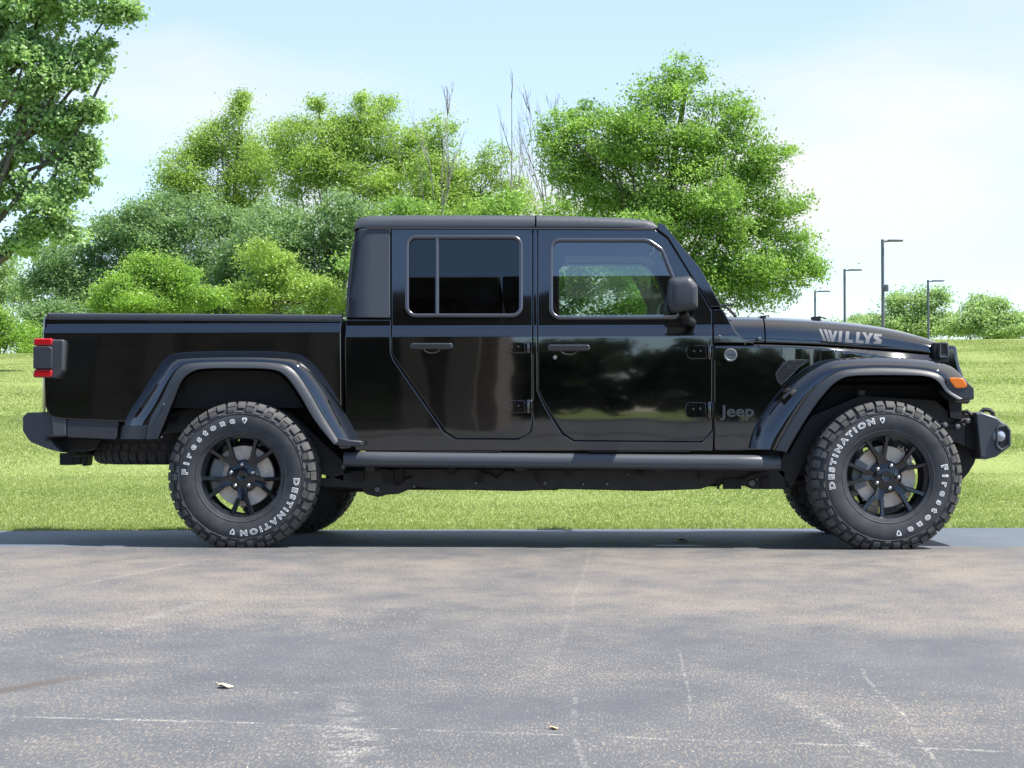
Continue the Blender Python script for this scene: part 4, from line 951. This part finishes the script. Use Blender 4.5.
for y in (.50, .56, YC, 2*YC-.56, 2*YC-.50):
    e = 1 if .5 < y < 1.4 else .92
    secs.append([at(965+(u-965)*e, 455+(v-455)*e, .5) - Vector((0, .5-y, 0)) for u, v in ((958,440),(980,440),(979,452),(975,464),(969,474),(961,483),(955,480),(954,460))])
m.loft(secs, closed=True, cap=True); m.build('air_dam', M['dark'], T, ang=50)

# ------------------------------------------------------------------ trees
LEAF = {}
def lm(key):
    if key in LEAF: return LEAF[key]
    a = dict(cotton=((.15,.23,.10),(.29,.40,.19)), willow=((.08,.145,.06),(.20,.29,.13)), locust=((.15,.23,.05),(.29,.38,.10)), bright=((.095,.18,.035),(.23,.34,.08)),
             lime=((.105,.195,.035),(.23,.345,.065)), pale=((.15,.22,.09),(.30,.39,.18)), dull=((.05,.10,.03),(.14,.21,.07)))[key]
    LEAF[key] = leafy('leaf_'+key, tuple(c*1.5+.006 for c in a[0]), tuple(min(.62, c*1.5+.006) for c in a[1]), .50, 1.1); return LEAF[key]
bark = simple('bark', (.10, .085, .07), .9, bump=.8, bscale=30, var=.3, vscale=8); barkp = simple('dead_bark', (.21, .19, .175), .9, var=.2)
def crown_points(lobes, n, clump, csize, seed):
    r = np.random.default_rng(seed); out = []; sub = []
    for l in lobes:      # uneven outline: every bough carries smaller lobes pushed out through its surface
        w_ = l[6] if len(l) > 6 else 1
        sub.append([l[0], l[1], l[2], l[3]*.80, l[4]*.80, l[5]*.78, w_*.9])
        for _ in range(7):
            d = r.normal(size=3); d /= np.linalg.norm(d); f = r.uniform(.26, .46); g = r.uniform(.55, .86)
            sub.append([l[0]+d[0]*l[3]*g, l[1]+d[1]*l[4]*g, l[2]+d[2]*l[5]*g, l[3]*f, l[4]*f, l[5]*f*.85, w_*1.25])
    lobes = sub; vols = np.array([(l[3]*l[4]*l[5])**.72*(l[6] if len(l) > 6 else 1) for l in lobes]); vols /= vols.sum()
    anchors = []
    for l, v in zip(lobes, vols):
        k = max(6, int(n*v/clump)); u = r.normal(size=(k, 3)); u /= np.linalg.norm(u, axis=1)[:, None]; rad = r.uniform(.12, 1, k)**.45; far = r.uniform(size=k) < .09; rad[far] *= r.uniform(1.03, 1.25, far.sum())
        c = np.array(l[:3])+u*rad[:, None]*np.array(l[3:6])
        anchors.append(c); s = csize*.72*r.uniform(.4, 1.6, k)
        m = r.poisson(clump, k)+1; idx = np.repeat(np.arange(k), m)
        pts = c[idx] + r.normal(size=(len(idx), 3))*s[idx][:, None]*np.array([.55, .55, .34]); out.append(pts)
    return np.concatenate(out), np.concatenate(anchors)
def leaves(pts, size, seed, asp=.6):
    r = np.random.default_rng(seed); n = len(pts); q = r.normal(size=(n, 3))*.62; q[:, 2] += .62; q /= np.linalg.norm(q, axis=1)[:, None]
    a = r.normal(size=(n, 3)); a -= (a*q).sum(1)[:, None]*q; a /= np.linalg.norm(a, axis=1)[:, None]; b = np.cross(q, a)
    s = size*r.uniform(.55, 1.35, n)[:, None]; V = np.zeros((n, 4, 3)); V[:, 0] = pts-a*s*.5; V[:, 1] = pts+b*s*asp*.5; V[:, 2] = pts+a*s*.6; V[:, 3] = pts-b*s*asp*.5; return V
def tree(name, label, cat, dist, lobes_px, leaf, n, size, base_u, group=None, trunk_r=.16, clump=26, csize=.55, depth=.8, limbs=14, seed=1, dead=0, trunk_lean=0, asp=.6):
    """lobes given as (u, v, ru, rv) photo extents at the tree's real distance, depth filled in"""
    Y = dist-CAM_D; s = dist/FPX; L = []
    random.seed(seed)
    for lo in lobes_px:
        u, v, ru, rv = lo[:4]; p = at(u, v, Y); dy = (random.uniform(-.5, .5))*ru*s*depth
        L.append((p.x, Y+dy, p.z, ru*s, ru*s*depth, rv*s, lo[4] if len(lo) > 4 else 1))
    bx = at(base_u, 300, Y).x; bz = lawn_z(bx, Y)-.1
    root = empty(name, (bx, Y, bz), label, cat, group)
    pts, anc = crown_points(L, int(n*2.1), clump*1.6, csize, seed); pts = pts[pts[:, 2] > bz+.15]
    V = leaves(pts, size*.68, seed+1, asp); cr_ = np_mesh('crown', V - np.array([bx, Y, bz]), 4, lm(leaf), root)
    m = MB(); hi = max(L, key=lambda l: l[2]); top = hi[2]; cx = hi[0]
    N = 9; path = []
    for i in range(N): 
        t = i/(N-1); path.append(Vector((bx+(cx-bx)*t**1.5 + trunk_lean*t + .12*noise.noise(Vector((t*3, seed, 0))), Y+.1*noise.noise(Vector((t*3, seed, 5))), bz+(top-bz)*t)))
    m.tube(path, [trunk_r*(1-.86*(i/(N-1))**.9)*(1.25 if i == 0 else 1) for i in range(N)], 8)
    r = random.Random(seed)
    for k in range(limbs):
        i = r.randint(max(1, int(N*.22)), N-3); a = path[i]; an = Vector(anc[r.randrange(len(anc))]); 
        for _ in range(12):
            if an.z > a.z+.2: break
            an = Vector(anc[r.randrange(len(anc))])
        if an.z < a.z+.2: continue
        mid = a.lerp(an, .5)+Vector((r.uniform(-.2, .2), r.uniform(-.2, .2), -.12*(an-a).length)); r0 = trunk_r*.42*(1-i/N)+.02
        pth = catmull([a, a.lerp(mid, .6), mid, an], 3); m.tube(pth, [r0*(1-.85*q/(len(pth)-1)) for q in range(len(pth))], 6)
        for z in range(3):
            st_ = pth[r.randint(3, len(pth)-2)]; an2 = Vector(anc[int(np.argmin(((anc-np.array(st_))**2).sum(1)+np.array([r.uniform(0, 2) for _ in range(len(anc))])))]); m.tube([st_, st_.lerp(an2, .5)+Vector((0,0,.06)), an2], [r0*.4, r0*.25, .006], 5)
    m.build('trunk', bark, root, ang=60)
    return root
def bare_tree(label, dist, u, vtop, seed, n=9, spread=18, group='bare dead treetops behind the truck'):
    Y = dist-CAM_D; s = dist/FPX; p = at(u, vtop, Y); bz = lawn_z(p.x, Y)-.1; root = empty('bare_tree', (p.x, Y, bz), label, 'tree', group); m = MB(); r = random.Random(seed)
    H = (p.z-bz)*.93
    def br(a, d, ln, rad, lev):
        pts = [a]; q = a.copy(); dd = d.copy()
        for i in range(5): dd = (dd+Vector((r.uniform(-.13,.13), r.uniform(-.13,.13), .05))).normalized(); q = q+dd*ln/5; pts.append(q.copy())
        m.tube(pts, [rad*(1-.8*i/5) for i in range(6)], 5)
        if lev < 3:
            for k in range(4 if lev else n):
                i = r.randint(2 if lev else 1, 5); nd = (dd+Vector((r.uniform(-.38,.38), r.uniform(-.38,.38), r.uniform(.1,.6)))).normalized(); br(pts[i], nd, min(max(.3, (p.z-pts[i].z)*1.02), ln*r.uniform(.28,.5) if lev else ln*(1-i/6)*r.uniform(.4,.75)), rad*.45, lev+1)
    br(Vector((p.x, Y, bz)), Vector((0, 0, 1)), H, .055, 0); m.build('trunk', barkp, root, ang=60)
# near cottonwood at the left edge (trunk out of frame)
tree('cottonwood_tree', 'tall cottonwood at the left edge, its loose branches reaching into the sky', 'tree', 36, [(30,15,60,50,.8),(92,2,40,32,.6),(120,15,18,16,.35),(20,80,62,42,.8),(80,70,30,26,.45),(95,48,22,18,.35),(30,140,50,40,.7),(72,150,20,22,.3),(5,190,44,32,.5),(55,190,20,22,.25),(38,222,18,16,.14),(92,112,17,9,.14),(70,118,22,16,.35),(45,215,34,24,.35),(75,178,22,26,.35),(85,150,14,20,.2),(65,235,16,12,.1),(15,240,26,16,.15),(-60,60,90,120,.8),(-70,200,70,70,.6),(20,-40,90,40,1)], 'cotton', 42000, .125, -75, trunk_r=.34, clump=20, csize=.26, seed=4, limbs=34, depth=.8, asp=.8)
# back row
tree('leafy_tree', 'grey-green bushy tree rising behind the tailgate between the two yellow-green shrubs', 'tree', 62, [(70,262,48,34,.8),(50,292,44,34),(115,248,46,44),(150,228,50,36),(200,240,58,48),(245,225,40,30,.8),(210,300,66,38),(120,300,60,34)], 'willow', 46000, .16, 130, trunk_r=.2, clump=26, csize=.5, seed=11, asp=.5)
tree('leafy_tree', 'dark green round tree right of the tailgate shrubs, low behind the bed', 'tree', 60, [(270,232,56,42,.8),(255,285,60,45),(310,262,58,52,1),(345,225,36,34,.8),(385,235,40,34,.8),(330,310,50,30)], 'willow', 34000, .16, 290, trunk_r=.2, clump=26, csize=.5, seed=12, asp=.5)
tree('honey_locust_tree', 'feathery yellow-green tree left of the cab with a spire of leaves at its top', 'tree', 70, [(185,168,36,26,.9),(215,140,36,28,.9),(238,122,16,20,.4),(242,100,7,10,.12),(170,188,24,16,.5),(250,165,34,34,.8),(225,195,50,24,.8)], 'locust', 21000, .15, 225, trunk_r=.17, clump=20, csize=.55, seed=21, limbs=22, asp=.45)
tree('honey_locust_tree', 'wide feathery yellow-green tree over the rear corner of the cab', 'tree', 68, [(290,135,30,26,.8),(325,140,40,32,.9),(370,135,34,32,.9),(400,150,30,36,.8),(300,175,44,26,.7),(365,180,46,26,.6),(345,212,34,22,.45),(300,210,34,20,.5),(318,103,5,8,.08),(360,108,8,14,.14),(385,105,9,14,.16),(268,150,26,26,.7),(345,140,40,30,.8),(412,150,28,34,.8),(330,165,60,24,.8),(400,190,40,24,.7)], 'locust', 36000, .15, 335, trunk_r=.18, clump=20, csize=.55, seed=22, limbs=26, asp=.45)
tree('sparse_tree', 'thin-crowned tree with sky showing through, above the middle of the roof', 'tree', 66, [(440,125,18,22,.35),(448,160,26,30,.6),(470,180,40,26,.7),(425,175,28,30,.6),(498,160,20,28,.35),(455,210,50,22,1),(515,195,24,26,.6)], 'locust', 17000, .14, 462, trunk_r=.14, clump=16, csize=.5, seed=23, limbs=24, asp=.5)
tree('understory_tree', 'low bright green foliage just above the roof at the door seam', 'tree', 55, [(400,215,40,26,.7),(430,222,60,28,.8),(500,212,45,22,1),(560,222,50,30,.9),(545,265,40,40,.7),(610,265,60,42,1),(640,300,60,28,1),(560,300,50,28,1),(430,270,90,40,.8)], 'bright', 36000, .14, 500, trunk_r=.12, clump=24, csize=.42, seed=24, asp=.55)
tree('maple_tree', 'large bright green tree with pointed top rising behind the cab roof and windscreen', 'tree', 50, [(688,75,24,24,.55),(665,100,38,26,.8),(720,118,38,28,.7),(600,130,44,34,.8),(560,150,30,40,.8),(650,145,60,40,1),(735,160,42,30,.8),(760,190,34,26,.6),(690,190,66,42,1),(610,195,66,45,1),(770,225,24,28,.28),(745,262,46,30,.8),(790,268,34,22,.7),(720,290,56,26,.9),(765,296,34,20,.6),(810,270,14,9,.1),(765,160,30,22,.5),(788,205,22,24,.35),(790,240,26,18,.3),(730,225,46,40,.8),(660,245,80,50,1)], 'bright', 72000, .125, 655, trunk_r=.26, clump=24, csize=.42, seed=31, limbs=40, asp=.55)
tree('lime_shrub', 'lime-green shrub in front of the darker trees, just above the bed rail', 'shrub', 52, [(150,274,26,20,.7),(165,268,14,14,.3),(128,284,26,18,.7),(108,296,20,14,.6),(185,288,26,20,.7),(212,298,18,12,.5),(150,304,60,18,1),(140,262,8,10,.1),(178,270,8,10,.1)], 'lime', 17000, .12, 155, trunk_r=.07, clump=22, csize=.36, seed=41, limbs=10, asp=.5)
tree('lime_shrub', 'lime-green shrub at the left edge on top of the lawn behind the tail light', 'shrub', 54, [(5,330,32,22,.9),(22,345,30,16,.8),(-30,330,40,30,1)], 'lime', 9000, .12, 5, trunk_r=.07, clump=22, csize=.34, seed=42, limbs=8, asp=.5)
tree('leafy_shrub', 'yellow-green shrub in front of the trees, left of the hardtop corner', 'shrub', 56, [(265,262,32,26,.8),(290,285,40,26,.9),(250,300,36,20,.8),(330,300,30,18,.7)], 'locust', 13000, .13, 280, trunk_r=.08, clump=22, csize=.36, seed=43, limbs=10, asp=.5)
tree('leafy_tree', 'pale grey-green distant tree at the far left edge under the cottonwood', 'tree', 95, [(2,262,22,28,.6),(12,300,24,30,.8),(-15,285,30,50,.8)], 'pale', 9000, .17, 0, trunk_r=.14, clump=20, csize=.6, seed=44)
tree('leafy_shrub', 'dark green shrub between the left-edge shrub and the tail light', 'shrub', 58, [(55,318,34,22,.9),(40,340,30,14,.8),(95,330,40,20,1)], 'willow', 9000, .14, 60, trunk_r=.07, clump=22, csize=.36, seed=45)
# far trees at right
tree('distant_tree', 'rounded pale green tree behind the middle lamp posts, right of the hood', 'tree', 125, [(905,306,22,16,.9),(930,300,24,14,.9),(885,322,28,12,.9),(925,320,40,15,1),(958,322,26,10,.8),(915,330,60,9,1),(870,330,24,8,.7)], 'pale', 16000, .24, 915, trunk_r=.2, clump=24, csize=.75, seed=51)
tree('distant_tree', 'pale green pointed tree on the crest at the right edge of the photo', 'tree', 118, [(985,306,20,14,.9),(978,322,22,13,.9),(1002,318,22,16,.9),(990,330,40,10,1),(962,326,18,11,.8),(1018,326,14,12,.8)], 'pale', 12000, .23, 990, trunk_r=.2, clump=24, csize=.7, seed=52)
tree('distant_tree', 'half-cut pale green tree at the very right edge', 'tree', 130, [(1035,328,22,12,.9),(1060,318,30,22,1)], 'pale', 7000, .25, 1040, trunk_r=.2, clump=24, csize=.75, seed=53)
tree('distant_tree', 'low faint green scrub behind the hood, left of the middle lamp posts', 'tree', 150, [(865,322,22,8,.8),(840,330,30,9,.8)], 'pale', 6000, .26, 860, trunk_r=.15, clump=22, csize=.7, seed=54)
for i, (u, v, lab) in enumerate([(455, 88, 'bare leafless treetop left of the tallest one, above the roof'), (505, 78, 'tallest bare leafless treetop above the middle of the roof'), (520, 105, 'bare leafless twigs leaning right beside the tallest bare top'), (546, 92, 'thin bare twigs at the left edge of the large bright green tree'), (372, 120, 'pale dead trunk standing among the feathery yellow-green leaves')]):
    bare_tree(lab, 64+i, u, v, 60+i)

# ------------------------------------------------------------------ lamp posts
def lamp(u, vt, dist, arm_px, label, extra=False):
    Y = dist-CAM_D; p = at(u, vt, Y); bz = lawn_z(p.x, Y)-.05; root = empty('lamp_post', (p.x, Y, bz), label, 'lamp post', 'parking lot lamp posts beyond the lawn')
    m = MB(); m.tube([(p.x, Y, bz), (p.x, Y, p.z)], [.085, .075], 10); m.box((p.x, Y, bz+.04), (.4, .4, .08)); m.build('pole', M['pole'], root)
    w_ = arm_px*dist/FPX; m = MB(); m.tube([(p.x, Y, p.z-.10), (p.x+w_*.3, Y, p.z-.08)], .045, 8); m.build('arm', M['pole'], root)
    m = MB(); m.box((p.x+w_*.62, Y, p.z-.06), (w_*.76, .35, .09)); m.build('lamp_head', M['pole'], root, bevel=.03)
    if extra:
        k = dist/FPX; q = at(u+4, 288, Y); m = MB(); m.box((q.x, Y, q.z), (3.5*k, .25, 7*k)); m.build('floodlight', M['pole'], root, bevel=.03)
        q = at(u+3, 301, Y); m = MB(); m.box((q.x, Y, q.z), (7*k, .1, .06)); m.build('bracket', M['pole'], root)
lamp(882.5, 239.5, 88, 20, 'tallest grey lamp post with a floodlight box on its pole', True)
lamp(844.5, 269, 112, 17, 'grey lamp post second from the left, standing in front of clear sky')
lamp(928, 280, 122, 16, 'grey lamp post standing in front of the rounded pale tree, rightmost of the posts')
lamp(815, 290.5, 135, 15, 'faint lamp post beside the edge of the large bright tree, leftmost of the posts')

# ------------------------------------------------------------------ behind the camera: the lot's building and trees that the paint mirrors
brick = simple('brown_brick', (.22, .18, .15), .85, var=.25, vscale=3); roofm = simple('dark_fascia', (.03, .027, .025), .6); cream = simple('cream_panel', (.24, .21, .175), .8, var=.1); dglass = simple('dark_window', (.01, .012, .014), .05)
bl = empty('flat_roofed_building', (-12, -27, 0), 'brown brick building with flat dark roof canopy across the lot, mirrored in the truck doors', 'building')
m = MB(); m.box((-18.2, -31, 3.75), (32, 8, 7.5)); m.build('wall', brick, bl)
m = MB(); m.box((-18.5, -27.5, 7.755), (33.4, 15, .41)); m.build('roof', roofm, bl, bevel=.03)
m = MB(); m.box((14.2, -20.5, 7.755), (31.9, 1.0, .41)); m.build('canopy_beam', roofm, bl, bevel=.02)
for x in (-2.9, -3.9, -5.6, -9, -13, -18, -24): MB().box((x, -26.6, 3.7), (.55, .5, 7.4)).build('column', cream, bl)
for x in (-4.7, -7.3, -11, -15.5, -21): MB().box((x, -26.97, 1.9), (1.1, .06, 3.0)).build('window', dglass, bl)
for x in (12, 29): MB().box((x, -20.5, 3.75), (.4, .4, 7.5)).build('post', cream, bl)
random.seed(9)
DEEP = leafy('deep_leaf', (.03, .055, .02), (.07, .11, .04), .3, .6)
def back_tree(x, y, h, w, seed, label):
    root = empty('shade_tree', (x, y, 0), label, 'tree', 'trees across the lot behind the camera'); L = [(x+random.uniform(-.6,.6)*w, y+random.uniform(-.3,.3)*w, h*(.22+.5*k/6), w*random.uniform(.5,.8), w*.5, h*.25) for k in range(7)]
    pts, an = crown_points(L, 9000, 24, .8, seed); pts = pts[pts[:, 2] > .1]; np_mesh('crown', leaves(pts, .5, seed)-np.array([x, y, 0]), 4, DEEP, root); MB().tube([(x, y, -.1), (x, y, h*.7)], [.25, .08], 8).build('trunk', bark, root)
for i, (x, y, h, w) in enumerate([(4, -52, 5.2, 4), (10, -55, 4.4, 4.2), (16, -54, 6, 4.5), (23, -58, 5.2, 5), (30, -55, 6.5, 5), (38, -60, 7, 5), (-2, -58, 6, 4.5), (47, -62, 7.5, 6), (-44, -48, 9, 7)]):
    back_tree(x, y, h, w, 80+i, 'shade tree number seen only as a reflection' if 0 else 'dark green shade tree across the lot, %s' % ('behind the canopy', 'right of the canopy column', 'beside a low tree', 'at the end of the row', 'near the road', 'far to the right', 'behind the brick wall', 'last of the row', 'left of the brick building')[i])

# ------------------------------------------------------------------ small things on the asphalt
def fallen(u, v, w, col, label, seed):
    x, y = ground_xy(u, v); r = random.Random(seed); m = MB(); n = 9; rows = []
    for i in range(n+1):
        t = i/n; hw = w*.8*math.sin(math.pi*t)**.7*r.uniform(.75, 1.2); cx = (t-.5)*w; rows.append([(cx, -hw, .002+w*.12*(1+math.sin(t*5))), (cx, 0, .002+.05*w), (cx, hw, .002+.10*w*(1+math.cos(t*4)))])
    m.loft([[(x+a, y+b, c) for a, b, c in q] for q in rows]); m.tube([(x-w*.5, y, .008), (x-w*.68, y+.006, .012)], .0012, 5)
    o = m.build('fallen_leaf', simple('dry_leaf', col, .8, var=.2, vscale=60), ang=70); tag(o, label, 'leaf', 'leaves lying on the asphalt')
fallen(226, 687.5, .036, (.52, .43, .30), 'curled tan dry leaf lying on the asphalt at lower left', 1)
fallen(554, 729, .018, (.50, .36, .22), 'tiny orange-tan leaf scrap near the bottom centre of the asphalt', 2)
fallen(684, 541.5, .075, (.30, .36, .10), 'yellow-green leaf lying in the shade under the truck', 3)
